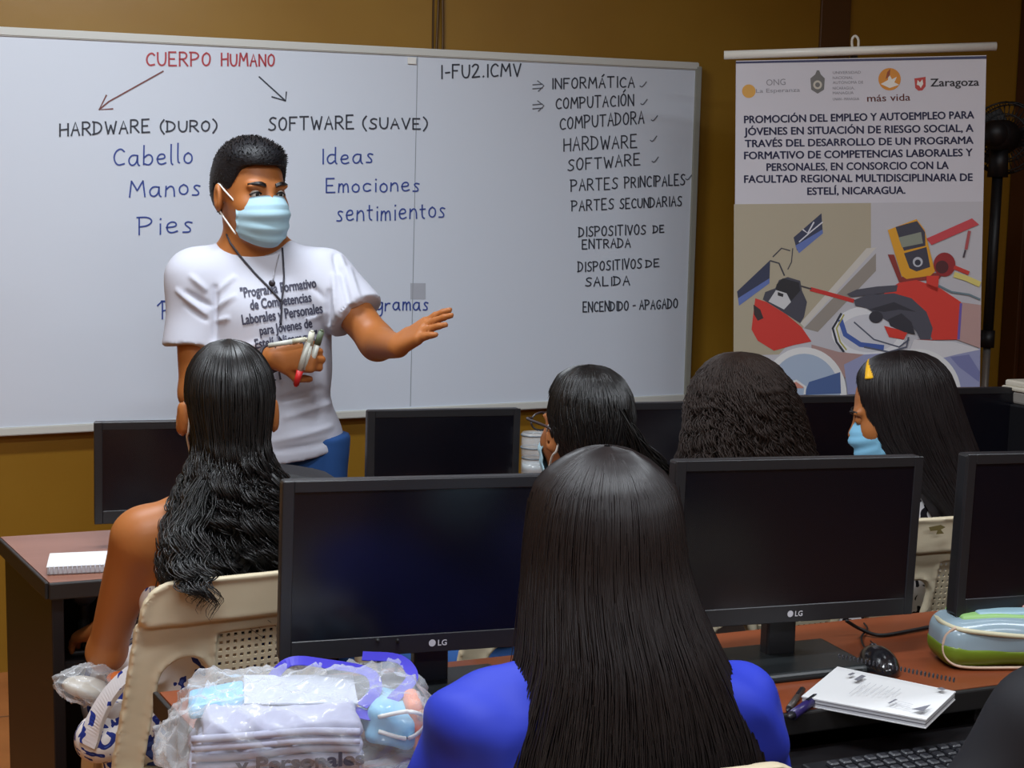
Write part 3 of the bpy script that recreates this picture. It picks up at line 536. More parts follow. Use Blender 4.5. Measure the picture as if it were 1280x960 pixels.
# ------------------------------------------------------------------ white moulded plastic chairs
M_CH = mat('chair_plastic', (220, 207, 178), .42, .4, var=(6, (208, 194, 163), .4, .7))
CH_Z = .84; SEAT = .44
def yb(z): return -.19-.20*(z-SEAT)        # backrest leans away from the sitter
def chair_proto(label, loc, rz):
    t = thing('plastic_chair', label, 'chair', loc, rz, 'white plastic chairs')
    def back(X, Y, Z, D):
        hw = .262-.047*(Z-SEAT)/(CH_Z-SEAT); y0 = yb(Z)+.22*X*X
        band = np.clip((Z-.762)/.006, 0, 1)
        out = np.maximum(np.abs(X)-hw, np.maximum(Z-CH_Z, SEAT-.03-Z)); cr = .05
        ax, az = np.abs(X)-(hw-cr), Z-(CH_Z-cr); out = np.where((ax > 0) & (az > 0), np.sqrt(ax*ax+az*az)-cr, out)
        ac = hw-.096; arch = np.minimum(np.maximum(np.abs(np.abs(X)-ac)-.041, Z-.65), np.sqrt((np.abs(X)-ac)**2+np.clip(Z-.65, 0, 9)**2)-.041)
        pan = np.maximum(np.abs(X)-.085, np.maximum(Z-.732, .46-Z))
        rim = np.clip(1-np.abs(out)/.014, 0, 1) + np.clip(1-np.abs(arch-.005)/.008, 0, 1) + np.clip(1-np.abs(pan-.003)/.006, 0, 1)
        th = .0055+.006*np.clip(rim, 0, 1)
        yo = y0-.016*band
        d = np.maximum(out, np.maximum(-arch, -pan)); slabd = np.abs(Y-yo)-th
        led = np.maximum(np.abs(Z-.762)-.005, np.maximum(np.abs(X)-hw+.01, np.abs(Y-y0+.008)-.014))
        return np.minimum(D, np.minimum(np.maximum(d, slabd), np.maximum(led, out)))
    s = SDF(); s.box((0, -.24, .64), (.235, .09, .24)); s.p = [('b', np.array((0, -.235, .63)), np.array((.285, .1, .235)), np.eye(3), .001, .01)]
    s.p.append(('f', lambda X, Y, Z, D: back(X, Y, Z, np.full(D.shape, .06))))
    link('backrest', s.mesh('backrest', .0045, M_CH, smooth=4), t)
    # perforated middle panel: a grid with the holes left out
    V, F, nx, nz = [], [], 27, 41; x0, x1, z0, z1 = -.087, .087, .458, .734
    for j in range(nz+1):
        for i in range(nx+1):
            x = x0+(x1-x0)*i/nx; z = z0+(z1-z0)*j/nz; V.append((x, yb(z)+.22*x*x-.002, z))
    for j in range(nz):
        for i in range(nx):
            if i % 2 == 1 and j % 2 == 1 and 0 < i < nx-1 and 0 < j < nz-1: continue
            a = j*(nx+1)+i; F.append((a, a+1, a+nx+2, a+nx+1))
    o = pymesh('perforated_panel', V, F, M_CH, t); md = o.modifiers.new('th', 'SOLIDIFY'); md.thickness = .004
    s = SDF(); s.box((0, .0, SEAT-.012), (.215, .21, .012), None, .011); s.ell((0, .0, SEAT+.12), (.01, .01, .01)); s.p.pop()
    s.cone((-.2, .2, SEAT-.02), (.2, .2, SEAT-.02), .016, .016); link('seat', s.mesh('seat', .007, M_CH), t)
    for sx in (-1, 1):
        for a, b in (((.236, yb(SEAT+.04)+.012, SEAT+.04), (.272, -.29, .0)), ((.2, .19, SEAT-.02), (.225, .235, 0))):
            a, b = Vector((a[0]*sx, a[1], a[2])), Vector((b[0]*sx, b[1], b[2])); mb = MB(); d = b-a
            q = d.to_track_quat('Z', 'Y').to_matrix()
            mb.box((a+b)/2, (.046, .042, d.length), .008, q, taper=(.75, .75)); o = mb.build('leg', M_CH, t)
            o.data.transform(Matrix.Translation((0, 0, -min(v.co.z for v in o.data.vertices))))
    return t
def chair_xy(px, py, y=None): return at_z(px, py, CH_Z)
cA0, cA1 = at_z(184, 731, CH_Z), at_z(352, 705, CH_Z); dA = (cA1-cA0).normalized(); rA = math.atan2(dA.y, dA.x)
def chair_place(corner, rz, side=-1):  # world position from one upper back corner
    l = Vector((.210*side, yb(CH_Z), 0)); l.rotate(Matrix.Rotation(rz, 3, 'Z')); return Vector((corner.x-l.x, corner.y-l.y, 0))
cp_ = at_z(184, 728, CH_Z)
chA = chair_proto('white plastic chair under the curly-haired woman at the left', chair_place(cp_, math.radians(29)), math.radians(29))
chB = copy_thing(chA, chair_place(at_z(1000, 945, CH_Z), math.radians(17), 1), math.radians(17), 'white plastic chair under the straight-haired woman in blue')
chC = copy_thing(chA, Vector((.05, 2.68, 0)), RY, 'white plastic chair under the woman with glasses in the back row')
chD = copy_thing(chA, Vector((.475, 2.82, 0)), RY, 'white plastic chair under the woman with wide frizzy brown hair')
chE = copy_thing(chA, chair_place(at_z(1126, 648, CH_Z), RY), RY, 'white plastic chair with a dark mark, under the woman with the yellow headband')
chF = copy_thing(chA, chair_place(at_z(1258, 958, CH_Z), RY), RY, 'white plastic chair under the person in black at the bottom right')
for (x0, y0) in ((1160, 657), (1166, 655), (1171, 658), (1168, 665), (1161, 661)):
    pass
mk = MB()
for p in ([(1161, 659), (1176, 656), (1182, 659), (1176, 662), (1180, 667), (1170, 668), (1172, 663), (1163, 664)],):
    l = Vector((.210*-1, yb(CH_Z), 0)); c0 = at_z(1126, 648, CH_Z); nrm = -NW
    mk.poly([at_plane(x, y, c0-NW*.031, nrm) for x, y in p])
o = mk.build('worn_mark', mat('worn_brown', (104, 92, 52), .6), chE, True)
# ------------------------------------------------------------------ people
M_SKIN = mat('skin_brown', (162, 102, 60), .5, .4, sss=.06); M_SKIN2 = mat('skin_tan', (170, 104, 54), .48, .4, sss=.06)
M_HAIR = mat('hair_black', (20, 18, 18), .38, .55); M_HAIRB = mat('hair_dark_brown', (20, 11, 12), .46, .45); M_HAIRF = mat('hair_frizzy_brown', (40, 27, 21), .6, .35)
M_MASK = mat('mask_blue', (172, 206, 220), .8, .2, bump=(300, .1, .001)); M_MASKW = mat('mask_loop_white', (228, 226, 220), .7); M_JEAN = mat('denim', (46, 84, 142), .8, .2, bump=(220, .25, .001))
M_EYE = mat('eye_white', (205, 200, 192), .25); M_IRIS = mat('iris_dark', (24, 16, 12), .2); M_SHOE = mat('shoe_dark', (34, 32, 34), .5)
def Rz(a): return Matrix.Rotation(a, 3, 'Z')
def Rx(a): return Matrix.Rotation(a, 3, 'X')
def Ry_(a): return Matrix.Rotation(a, 3, 'Y')
def head(s, c, R, g=1.0, neck_to=None, ears=True, eo=0):
    P = lambda x, y, z: Vector(c) + R @ (Vector((x, y, z))*g); A = np.array(R)
    E_ = lambda x, y, z, a, b, d, k=.02, Q=None: s.ell(P(x, y, z), (a*g, b*g, d*g), A if Q is None else np.array(R @ Q), k)
    E_(0, -.012, .035, .077, .098, .09); E_(0, .03, -.025, .063, .07, .088, .03); E_(0, .05, -.085, .045, .042, .036, .03); E_(0, .072, -.105, .02, .016, .014, .02)
    for q in (-1, 1):
        E_(.04*q, .06, -.03, .026, .03, .028, .02); E_(.03*q, .085, .022, .024, .012, .008, .015)           # cheek, brow
        s.sube(P(.031*q, .108, .004), (.017*g, .018*g, .011*g), A, .012)                                   # eye socket
        if ears:
            E_((.078+eo)*q, -.006, -.008, .009+eo*.4, .021, .034, .008, Rz(-.35*q) @ Rx(.15)); s.sube(P((.090+eo*1.4)*q, .0, -.005), (.008*g, .011*g, .02*g), np.array(R @ Rz(-.35*q)), .005)
    s.cone(P(0, .09, .008), P(0, .113, -.028), .008*g, .0125*g, .012)
    for q in (-1, 1): E_(.012*q, .1, -.032, .009, .011, .008, .008)
    E_(0, .094, -.062, .022, .012, .007, .008); E_(0, .092, -.073, .018, .011, .006, .008)                 # lips
    if neck_to is not None: s.cone(P(0, -.03, -.06), neck_to, .052*g, .058*g, .03)
def hand(s, w, d, n, thumb, curl=(.35, .35, .3), g=1.0, spread=.06, tcurl=.3):
    """palm and five separate fingers; d: finger direction, n: the way the palm faces, thumb: +1/-1 side"""
    d = Vector(d).normalized(); n = (Vector(n) - d*Vector(n).dot(d)).normalized(); t = n.cross(d)*thumb; w = Vector(w); tips = []
    offs = (.027, .009, -.009, -.026); lens = (.068, .077, .072, .056); bases = []
    for i in range(4):
        b = w + d*(.088-.004*abs(i-1))*g + t*offs[i]*g; bases.append(b); s.cone(w + t*offs[i]*.55*g + d*.012*g, b, .0165*g, .0125*g, .012)
        e = (d + t*(1.2-i)*spread).normalized(); p = b; L = lens[i]*g; a = 0
        for j, fr in enumerate((.44, .31, .25)):
            a += curl[j]; q = p + (e*math.cos(a) + n*math.sin(a))*L*fr; s.cone(p, q, (.0093-.001*j)*g, (.0085-.001*j)*g, .004); p = q
        tips.append(p)
    b = w + d*.025*g + t*.024*g; s.cone(w + d*.01*g, b, .017*g, .014*g, .012); e = (d*.62 + t*.72 + n*.3).normalized(); p = b + e*.036*g; s.cone(b, p, .0125*g, .0105*g, .008)
    e2 = (e*math.cos(tcurl) + (n*.6 - t*.5 + d*.3).normalized()*math.sin(tcurl)).normalized(); q = p + e2*.032*g; s.cone(p, q, .0103*g, .0085*g, .004)
    return bases, tips
def face_mask(c, R, g, parent, world, m=None, nrow=22, nphi=26, puff=1.0):
    zs = np.linspace(.002, -.122, nrow); V = []; bz = np.interp(-zs, [-.002, .02, .035, .075, .105, .122], [.100, .121, .128, .122, .112, .092]); az = np.interp(-zs, [-.002, .04, .1, .122], [.068, .074, .07, .056])
    for L_ in (0, 1):
        for i, z in enumerate(zs):
            for ph in np.linspace(-1.22, 1.22, nphi):
                pl = .0035*math.sin((z+.02)*190)*max(0, math.cos(ph))**.5 if .2 < (i/(nrow-1)) < .9 else 0
                dz = (1-math.cos(ph))*np.interp(-z, [0, .05, .122], [-.022, 0, .034]) ; f = 1 - .0*L_
                V.append(Vector(c) + R @ (Vector((az[i]*math.sin(ph)*(1-.02*L_), (bz[i]-.002*L_)*max(math.cos(ph), 0)**.8*puff + pl + .004, z + dz))*g))
    F = []; n1 = nrow*nphi
    for i in range(nrow-1):
        for j in range(nphi-1):
            a = i*nphi+j; F.append((a, a+1, a+nphi+1, a+nphi)); F.append((n1+a, n1+a+nphi, n1+a+nphi+1, n1+a+1))
    for i in range(nrow-1):
        for j in (0, nphi-1): a = i*nphi+j; F.append((a, a+nphi, n1+a+nphi, n1+a))
    for j in range(nphi-1):
        for i in (0, nrow-1): a = i*nphi+j; F.append((a, a+1, n1+a+1, n1+a))
    o = pymesh('face_mask', V, F, m or M_MASK, parent, world, True)
    P = lambda x, y, z: Vector(c) + R @ (Vector((x, y, z))*g)
    for q in (-1, 1):
        mb = MB(); mb.tube(spline([P(.064*q, .044, -.016), P(.077*q, .02, .008), P(.081*q, -.006, .024), P(.077*q, -.026, .006), P(.0775*q, -.018, -.03), P(.077*q, .0, -.046), P(.062*q, .043, -.092)]), .0022*g, 6)
        mb.build('ear_loop', M_MASKW, o, False, True)
    return o
def hair(name, c, R, rows, phi0, n, m, parent, world=False, wave=(0, 0), th=.0016, tend=(.9, 1.0), t_hl=.3, clump=.5, nclump=90, base=.93, pts=26, depth=(.9, 1.02), seed=1, extra=None, phir=math.pi, drift=.08, nobase=False, coh=.75):
    """strands flow from the crown over a profile of elliptical sections; rows: z, half width, front depth, back depth, x shift, y shift"""
    rg = np.random.default_rng(seed); rows = np.array(rows, float); ln = np.concatenate([[0], np.cumsum(np.hypot(np.hypot(np.diff(rows[:, 0]), np.diff(rows[:, 1])), np.diff(rows[:, 5])))]); tt = ln/ln[-1]
    tf = np.linspace(0, 1, 120); sm = []
    for k in range(6):
        y = np.interp(tf, tt, rows[:, k]); 
        for _ in range(6): y[1:-1] = (y[:-2]+2*y[1:-1]+y[2:])/4
        sm.append(y)
    A = np.array(R); C = np.array(tuple(c))
    def surf(t, ph, mul):
        z, rx, rf, rb, xc, yc = [np.interp(t, tf, q) for q in sm]; co = np.cos(ph)
        return np.stack([xc + rx*np.sin(ph)*mul, yc + np.where(co > 0, rf, rb)*co*mul, z + 0*ph], -1)
    paths, rad = [], []; cl = rg.uniform(-phir, phir, nclump)
    for i in range(n):
        ph0 = rg.uniform(-phir, phir); front = abs(ph0) < phi0; te = rg.uniform(*tend)
        if front: te = t_hl*(.55+.45*(abs(ph0)/phi0)**2)*rg.uniform(.96, 1.02)
        t = np.linspace(.002, te, pts if not front else 10); pc = cl[np.argmin(np.abs(cl-ph0))]
        w = clump*np.clip((t-.25)*1.5, 0, 1); ph = ph0*(1-w)+pc*w + drift*np.sin(2*np.pi*(t*rg.uniform(.5, 1.4)+rg.uniform()))*np.clip(t*2-.2, 0, 1)
        mul = (1+(rg.uniform(*depth)-1)*np.clip(t*2.4-.35, .3, 1))*(1+.02*np.sin(2*np.pi*(t*rg.uniform(.8, 2)+rg.uniform()))); P = surf(t, ph, mul)
        if wave[0]:
            a = wave[0]*np.clip((t-wave[2])*4, 0, 1)*rg.uniform(.6, 1.3); p0 = pc*9 if rg.uniform() < coh else rg.uniform(0, 6); f = wave[1]*(1+.12*math.sin(pc*5)); an = 2*np.pi*f*t+p0
            P = P + np.stack([a*np.cos(an), a*np.sin(an), .5*a*np.sin(an*.7)], -1)
        paths.append(P); rad.append(th*rg.uniform(.7, 1.3)*np.interp(np.linspace(0, 1, len(t)), [0, .08, .75, 1], [.7, 1, .9, .15]))
    if extra: 
        for P, r in extra: paths.append(np.array([tuple(p) for p in P])); rad.append(r)
    V, F = tube_np(paths, rad, 3)
    if not nobase:
        nb, nt = 72, 60; pa = np.linspace(-phir, phir, nb); BV = []
        for t in np.linspace(.001, .965, nt):
            q = np.full(nb, t); fr = np.abs(pa) < phi0; lim = t_hl*(.55+.45*(np.abs(pa)/phi0)**2)*.97; q = np.where(fr, np.minimum(q, lim), q); BV.append(surf(q, pa, base))
        BV = np.concatenate(BV); i = np.arange(nt-1)[:, None]*nb; j = np.arange(nb-1)[None, :]; BF = np.stack([i+j, i+j+1, i+nb+j+1, i+nb+j], -1).reshape(-1, 4)
        F = np.concatenate([F, BF+len(V)]); V = np.concatenate([V, BV])
    V = V @ A.T + C
    return link(name, npmesh(name, V, F, m), parent, world)
def bundle(center, rad, n, rg, wob=.003, th=.0016, curl=(0, 0)):
    ctr = np.array([tuple(p) for p in spline(center, 8)]); k = len(ctr); out = []
    for i in range(n):
        a, r = rg.uniform(0, 2*np.pi), math.sqrt(rg.uniform()); rr = np.interp(np.linspace(0, 1, k), np.linspace(0, 1, len(rad)), rad)*r; t = np.linspace(0, 1, k)
        an = 2*np.pi*curl[1]*t + rg.uniform(0, 6)*.4
        off = np.stack([rr*np.cos(a)+curl[0]*np.cos(an)*np.clip(t*3, 0, 1), rr*np.sin(a)+curl[0]*np.sin(an)*np.clip(t*3, 0, 1), np.zeros(k)], -1) + wob*np.sin(2*np.pi*(t[:, None]*rg.uniform(.5, 2, 3)+rg.uniform(0, 1, 3)))
        e = int(k*rg.uniform(.85, 1)); out.append(((ctr+off)[:e], th*rg.uniform(.7, 1.3)*np.interp(np.linspace(0, 1, e), [0, .8, 1], [1, .9, .15])))
    return out
def folds(amp, dirs, f=1.0, only=None, soft=True):
    def d(V, N):
        h = np.zeros(len(V))
        for (k, ph, w, a) in dirs:
            k = np.array(k)*(.8 if soft else 1); q = V@k + 1.6*np.sin(V@np.roll(k, 1)*.4+ph) + 1.1*np.sin(V@np.roll(k, 2)*.6+2*ph)
            h += a*(np.sin(q+ph)*.5 if soft else (1-np.abs(np.sin(q+ph)))**2-.33)
        return N*(h*amp)[:, None]
    return d
def creases(segs, amp, under=None):
    """raised or sunk lines on the side of a garment that faces the camera: (px0, px1, half width, height)"""
    L_ = [(at_y(*a, 3.42), at_y(*b, 3.42), w, k) for a, b, w, k in segs]
    def d(V, N):
        h = np.zeros(len(V)); fr = np.clip(-N[:, 1]*1.6+.3, 0, 1)
        for a, b, w, k in L_:
            A = np.array((a.x, a.z)); D = np.array((b.x, b.z))-A; Q = V[:, [0, 2]]-A; t = np.clip(Q@D/(D@D), 0, 1); r = np.linalg.norm(Q-t[:, None]*D, axis=1)
            h += k*np.exp(-(r/w)**2)*np.sin(np.pi*np.clip(t*.9+.1, 0, 1))**.5
        o = N*(h*fr*amp)[:, None]
        return o + (under(V, N) if under else 0)
    return d
FOLD_A = [((18, 9, 26), .3, 0, .8), ((-22, 14, 16), 1.7, 0, .7), ((9, -20, 31), 2.9, 0, .5), ((40, 30, -12), .9, 0, .3)]
def seated(label, hw, ztop, yaw, g, skin, group=None, head_yaw=0, head_pitch=0, head_roll=0, lean=.06, arms=None, top=None, top_sleeve=1.0, lower=None, h=.008, sh=.165, dx=0, thigh=(0, 0), knee_h=.50, face=True, closed=False, sleeve_r=.06, zoff=0, eo=0):
    """a seated figure facing +y; hw: world xy of the head; everything is modelled in the figure's own frame"""
    o = Vector((hw[0], hw[1], 0)) - Rz(yaw) @ Vector((0, lean, 0)); t = thing('person', label, 'person', o, yaw, group)
    R = Rz(head_yaw) @ Rx(head_pitch) @ Ry_(head_roll); c = Vector((0, lean, ztop-.137*g)); zs = c.z-.215+zoff; s = SDF()
    nb = Vector((0, lean*.3-.01, zs+.035))
    def torso(q, e, low=True):
        q.ell((dx, .0, .535), (.165*g+e, .118+e, .105+e)); q.cone((dx, 0, .56), (0, lean*.15-.01, .74), .115+e, .108+e, .05); q.ell((0, lean*.2-.01, zs-.10), (.148*g+e, .098+e, .15+e), None, .05)
        q.cone((-sh+.03, lean*.2-.015, zs-.005), (sh-.03, lean*.2-.015, zs-.005), .052+e, .052+e, .05)
    torso(s, 0); s.cone((-.09, lean*.2-.02, zs+.03), (0, lean*.3-.01, zs+.07), .03, .035, .04); s.cone((.09, lean*.2-.02, zs+.03), (0, lean*.3-.01, zs+.07), .03, .035, .04)
    head(s, c, R, g, nb, True, eo)
    arms = arms or {}; J = {}
    for q in (-1, 1):
        S_ = Vector((sh*q, lean*.2-.015, zs-.012)); El, Wr = arms.get(q, (Vector((.225*q, .10, zs-.26)), Vector((.13*q, .335, DZ+.035))))[:2]; El, Wr = Vector(El), Vector(Wr); J[q] = (S_, El, Wr)
        s.cone(S_, El, .047*g, .036*g, .04); s.cone(El, Wr, .036*g, .024*g, .02); d = arms.get(q, (0, 0, (Wr-El).normalized()*.7 + Vector((-.25*q, .6, -.1))))[2] if q in arms and len(arms[q]) > 2 else (Wr-El).normalized()*.6 + Vector((-.2*q, .6, 0))
        n = arms[q][3] if q in arms and len(arms[q]) > 3 else (0, 0, -1)
        hand(s, Wr, d, n, 1 if q < 0 else -1, (.3, .35, .3), g)
        hp = Vector((.085*q+dx, .03, .515)); kn = Vector((.125*q+thigh[0 if q < 0 else 1]+dx, .43, knee_h)); an = Vector((.12*q+thigh[0 if q < 0 else 1]+dx, .40, .09))
        J[q] += (hp, kn, an); s.cone(hp, kn, .078, .055, .03); s.cone(kn, an, .052, .034, .02); s.cone(an-Vector((0, .02, .04)), an+Vector((.01*q, .13, -.058)), .034, .026, .02)
    link('body', s.mesh('body', h, skin), t)
    if top:
        mt, neck, fold = top[:3]; q = SDF(); torso(q, .011)
        q.cone((-.085, lean*.2-.02, zs+.03), (0, lean*.3-.01, zs+.06), .038, .04, .04); q.cone((.085, lean*.2-.02, zs+.03), (0, lean*.3-.01, zs+.06), .038, .04, .04)
        for i in (-1, 1):
            S_, El, Wr = J[i][:3]
            if top_sleeve <= 1: q.sleeve(S_, S_+(El-S_)*top_sleeve, sleeve_r*g, sleeve_r*.92*g, .04)
            else: q.cone(S_, El, .062*g, .05*g, .04); q.sleeve(El, El+(Wr-El)*(top_sleeve-1), .05*g, .04*g, .03)
        q.cut((0, 0, .47), (0, 0, -1)); q.sube((0, lean*.3+.02, zs+.10), (.066, .08, .06), None, .006)
        link('top', q.mesh('top', h*.9, mt, disp=folds(fold, top[3] if len(top) > 3 else FOLD_A)), t)
    if lower:
        q = SDF(); q.ell((dx, .0, .53), (.174*g, .127, .108))
        for i in (-1, 1): hp, kn, an = J[i][3:6]; q.cone(hp, kn, .09, .066, .04); q.sleeve(kn, an+Vector((0, 0, .02)), .064, .05, .03)
        q.cut((0, 0, .60), (0, 0, 1)); link('trousers', q.mesh('trousers', h, lower, disp=folds(.004, FOLD_A)), t)
        for i in (-1, 1):
            an = J[i][5]; q = SDF(); q.cone(an-Vector((0, .03, .045)), an+Vector((.01*i, .14, -.055)), .042, .033, .03); q.cut((0, 0, .003), (0, 0, -1)); link('shoe', q.mesh('shoe', .006, M_SHOE), t)
    if face:
        P = lambda x, y, z: c + R @ (Vector((x, y, z))*g)
        for i in (-1, 1):
            mb = MB(); mb.ball(P(.031*i, .084, .004), .0125*g); e = mb.build('eyelid' if closed else 'eye', skin if closed else M_EYE, t, smooth=True); mb = MB(); mb.ball(P(.031*i, .0915, .003 if not closed else -.004), .0058*g, (1, .7, .3 if closed else 1)); mb.build('eyelash' if closed else 'iris', M_IRIS, e, smooth=True)
            mb = MB(); mb.tube(spline([P(.014*i, .099, .021), P(.03*i, .101, .028), P(.05*i, .085, .023)], 4), .003*g, 6); mb.build('eyebrow', M_HAIR, t, smooth=True)
    return t, c, R, J, zs
# ---- curly-haired woman at the left of the back row
hA = at_y(285, 480, 2.5); 
tA, cA, RA, JA, zA = seated('person with long curly black hair and bare shoulder in a flowered dress at left', hA, 1.222, RY+.02, .98, M_SKIN2,
    arms={-1: (Vector((-.212, .10, .615)), Vector((-.20, .27, .61)), (-.25, .7, -.25), (.3, 0, -1)), 1: (Vector((.24, .08, .62)), Vector((.12, .3, .72)))}, sh=.168, h=.006, eo=.008, lean=-.02)
M_DRESS = pattern_mat('flower_print', (222, 216, 214), (38, 52, 128), 25, .57, (70, 92, 170))
q = SDF(); q.ell((0, 0, .535), (.178, .13, .11)); q.cone((0, 0, .56), (0, 0, .74), .128, .12, .05); q.ell((0, .002, zA-.13), (.158, .108, .14), None, .05)
for i in (-1, 1): q.cone(JA[i][3], JA[i][4]+Vector((0, .0, -.01)), .105, .09, .06)
q.cone((-.1, .35, .45), (.1, .35, .45), .11, .11, .08); q.cone((0, .05, .5), (-.24, -.03, .49), .08, .045, .06); q.cone((-.1, .36, .42), (.1, .36, .2), .12, .15, .08)
q.cut((0, -.0, zA-.075), (0, .35, 1)); link('dress', q.mesh('dress', .007, M_DRESS, disp=folds(.006, FOLD_A)), tA)
for i in (-1, 1):
    mb = MB(); pts = spline([(.078*i, -.075, zA+.025), (.08*i, -.055, zA+.044), (.082*i, .02, zA+.05), (.08*i, .09, zA-.03), (.08*i, .112, zA-.1)])
    mb.tube(pts, .008, 8); o = mb.build('shoulder_strap', mat('strap_cream', (222, 214, 190), .6), tA, smooth=True)
rg = np.random.default_rng(3); ex = []
for bx, by, zt in ((-.105, -.12, -.30), (-.12, -.13, -.275), (-.09, -.125, -.31), (-.125, -.13, -.26)):
    ex += bundle([(bx*.5, -.1, -.10), (bx*.9, -.16, -.17), (bx, -.235, -.222), (bx+.004, -.285, -.25), (bx+.012, -.292, zt)], [.012, .02, .016, .012, .004], 26, rg, .004, .0013, (.009, 4.5))
for k in range(26):
    sx = rg.uniform(-.13, .13); ex.append(([(sx*.4, -.10, -.1), (sx*.9, -.13, -.18), (sx*1.15+.012*math.sin(k), -.15, -.26), (sx*1.2-.012, -.15, -.33), (sx*1.22+.01*math.cos(k), -.16, rg.uniform(-.42, -.36))], np.array([.0012, .0012, .0011, .001, .0003])))
ex = [(spline(p, 5), np.interp(np.linspace(0, 1, len(spline(p, 5))), np.linspace(0, 1, len(r)), r)) if len(p) == 5 else (p, r) for p, r in ex]
AROWS = [(.137, .004, .004, .004, 0, -.012), (.131, .032, .04, .04, 0, -.012), (.112, .056, .072, .072, 0, -.012), (.08, .074, .095, .095, 0, -.012), (.045, .080, .06, .105, 0, -.012), (.01, .077, .0, .105, 0, -.014), (-.04, .068, -.01, .10, 0, -.018), (-.075, .068, -.01, .10, 0, -.025), (-.12, .090, .0, .105, 0, -.035), (-.18, .110, .01, .11, 0, -.05), (-.25, .124, .01, .11, 0, -.065), (-.34, .128, .01, .1, .004, -.08), (-.395, .126, .01, .09, .004, -.085)]
hA_ = hair('hair', cA, RA, AROWS, 1.35, 2600, M_HAIR, tA, wave=(.013, 9.5, .36), th=.0014, tend=(.82, 1.0), t_hl=.30, clump=.6, nclump=40, base=.86, pts=80, depth=(.86, 1.08), seed=4, extra=ex)
face_mask(cA, RA, .98, tA, False)
# ---- straight-haired woman in blue, nearest the camera
hB = at_y(754, 600, 1.72)
tB, cB, RB, JB, zB = seated('person with very long straight dark hair in a bright blue blouse, nearest the camera', hB, 1.170, math.radians(10), 1.0, M_SKIN,
    top=(mat('blouse_blue', (42, 58, 182), .62, .3), 0, .010, [((46, 14, 40), .3, 0, .8), ((-34, 30, 60), 1.2, 0, .6), ((90, 30, -50), 2, 0, .35)]), top_sleeve=.8, sleeve_r=.063, lower=mat('trousers_dark', (34, 34, 44), .8), zoff=.018, sh=.168, arms={-1: (Vector((-.225, .07, .63)), Vector((-.13, .22, .60))), 1: (Vector((.225, .07, .63)), Vector((.13, .22, .60)))})
BROWS = [(.137, .004, .004, .004, .0, -.02), (.132, .036, .04, .04, 0, -.02), (.112, .064, .075, .075, 0, -.015), (.09, .088, .098, .1, 0, -.012), (.05, .098, .108, .112, 0, -.012), (-.01, .104, .03, .115, 0, -.016), (-.06, .113, .02, .118, .004, -.03), (-.114, .127, .01, .125, .014, -.045), (-.165, .148, 0, .125, .018, -.058), (-.217, .168, 0, .125, .020, -.07), (-.28, .182, 0, .122, .02, -.08), (-.37, .185, 0, .115, .02, -.085), (-.46, .15, 0, .10, .028, -.085), (-.54, .12, 0, .09, .028, -.085)]
rg = np.random.default_rng(8)
exB = []
for k in range(40):
    sd = rg.choice([-1, -1, 1]); z0 = rg.uniform(.02, .09); a = rg.uniform(.09, .10)
    exB.append(spline([(sd*a, -.01, z0), (sd*(a+.008), -.015, z0-.08), (sd*(a+rg.uniform(.005, .02)), -.02, z0-.17), (sd*(a+rg.uniform(.0, .03)), -.03, z0-.26)], 5))
exB = [(p, np.full(len(p), .0006)) for p in exB]
hair('hair', cB, RB, BROWS, 1.2, 4200, M_HAIRB, tB, th=.0013, tend=(.93, 1.0), t_hl=.3, clump=.35, nclump=120, base=.95, pts=30, depth=(.965, 1.015), seed=9, drift=.05, extra=exB)
face_mask(cB, RB, 1.0, tB, False)
# ---- bun-haired woman with glasses
hC = at_y(733, 505, 2.72)
tC, cC, RC, JC, zC = seated('person with black hair, glasses and white mask loop, seated beside the glass jar', hC, 1.168, RY, 1.0, M_SKIN, head_yaw=.12, top=(mat('top_charcoal', (40, 40, 46), .8), 0, .006), lower=M_JEAN, top_sleeve=.8, thigh=(-.22, .05), sh=.15, arms={-1: (Vector((-.19, .1, .66)), Vector((-.12, .335, .76))), 1: (Vector((.18, .1, .66)), Vector((.11, .335, .76)))})
CROWS = [(.137, .004, .004, .004, 0, -.012), (.132, .034, .042, .042, 0, -.012), (.114, .06, .075, .075, 0, -.012), (.08, .079, .098, .1, 0, -.012), (.04, .085, .1, .108, 0, -.012), (-.005, .083, .03, .108, 0, -.012), (-.05, .066, .02, .1, .006, -.012), (-.085, .05, .02, .09, .012, -.012), (-.10, .03, .02, .07, .012, -.012)]
rg = np.random.default_rng(5); exC = []
for k in range(7):
    x0 = .015+.012*k
    exC += bundle([(x0*.5, -.115, .06-.012*k), (x0+.02, -.125, .0-.01*k), (x0+.04, -.115, -.08), (x0+.055, -.10, -.16), (x0+.05, -.1, -.25)], [.008, .016, .018, .016, .004], 32, rg, .004, .0013, (.004, 2))
hair('hair', cC, RC, CROWS, 1.35, 1500, M_HAIR, tC, th=.0014, tend=(.9, 1.0), t_hl=.38, clump=.5, nclump=60, base=.95, pts=26, depth=(.95, 1.02), seed=6, extra=exC, drift=.15)
face_mask(cC, RC, 1.0, tC, False)
P = lambda x, y, z: cC + RC @ Vector((x, y, z))
gl_ = MB()
for i in (-1, 1):
    gl_.tube([P((.034+.024*math.cos(a))*i, .123, .006+.019*math.sin(a)) for a in np.linspace(0, 2*math.pi, 20)], .0022, 6); gl_.tube(spline([P(.058*i, .122, .014), P(.078*i, .1, .016), P(.085*i, .0, .012), P(.08*i, -.02, -.006)]), .0028, 6)
gl_.tube([P(-.011, .124, .012), P(0, .127, .015), P(.011, .124, .012)], .002, 6); gl_.build('glasses', mat('glasses_dark', (50, 42, 46), .3), tC, smooth=True)
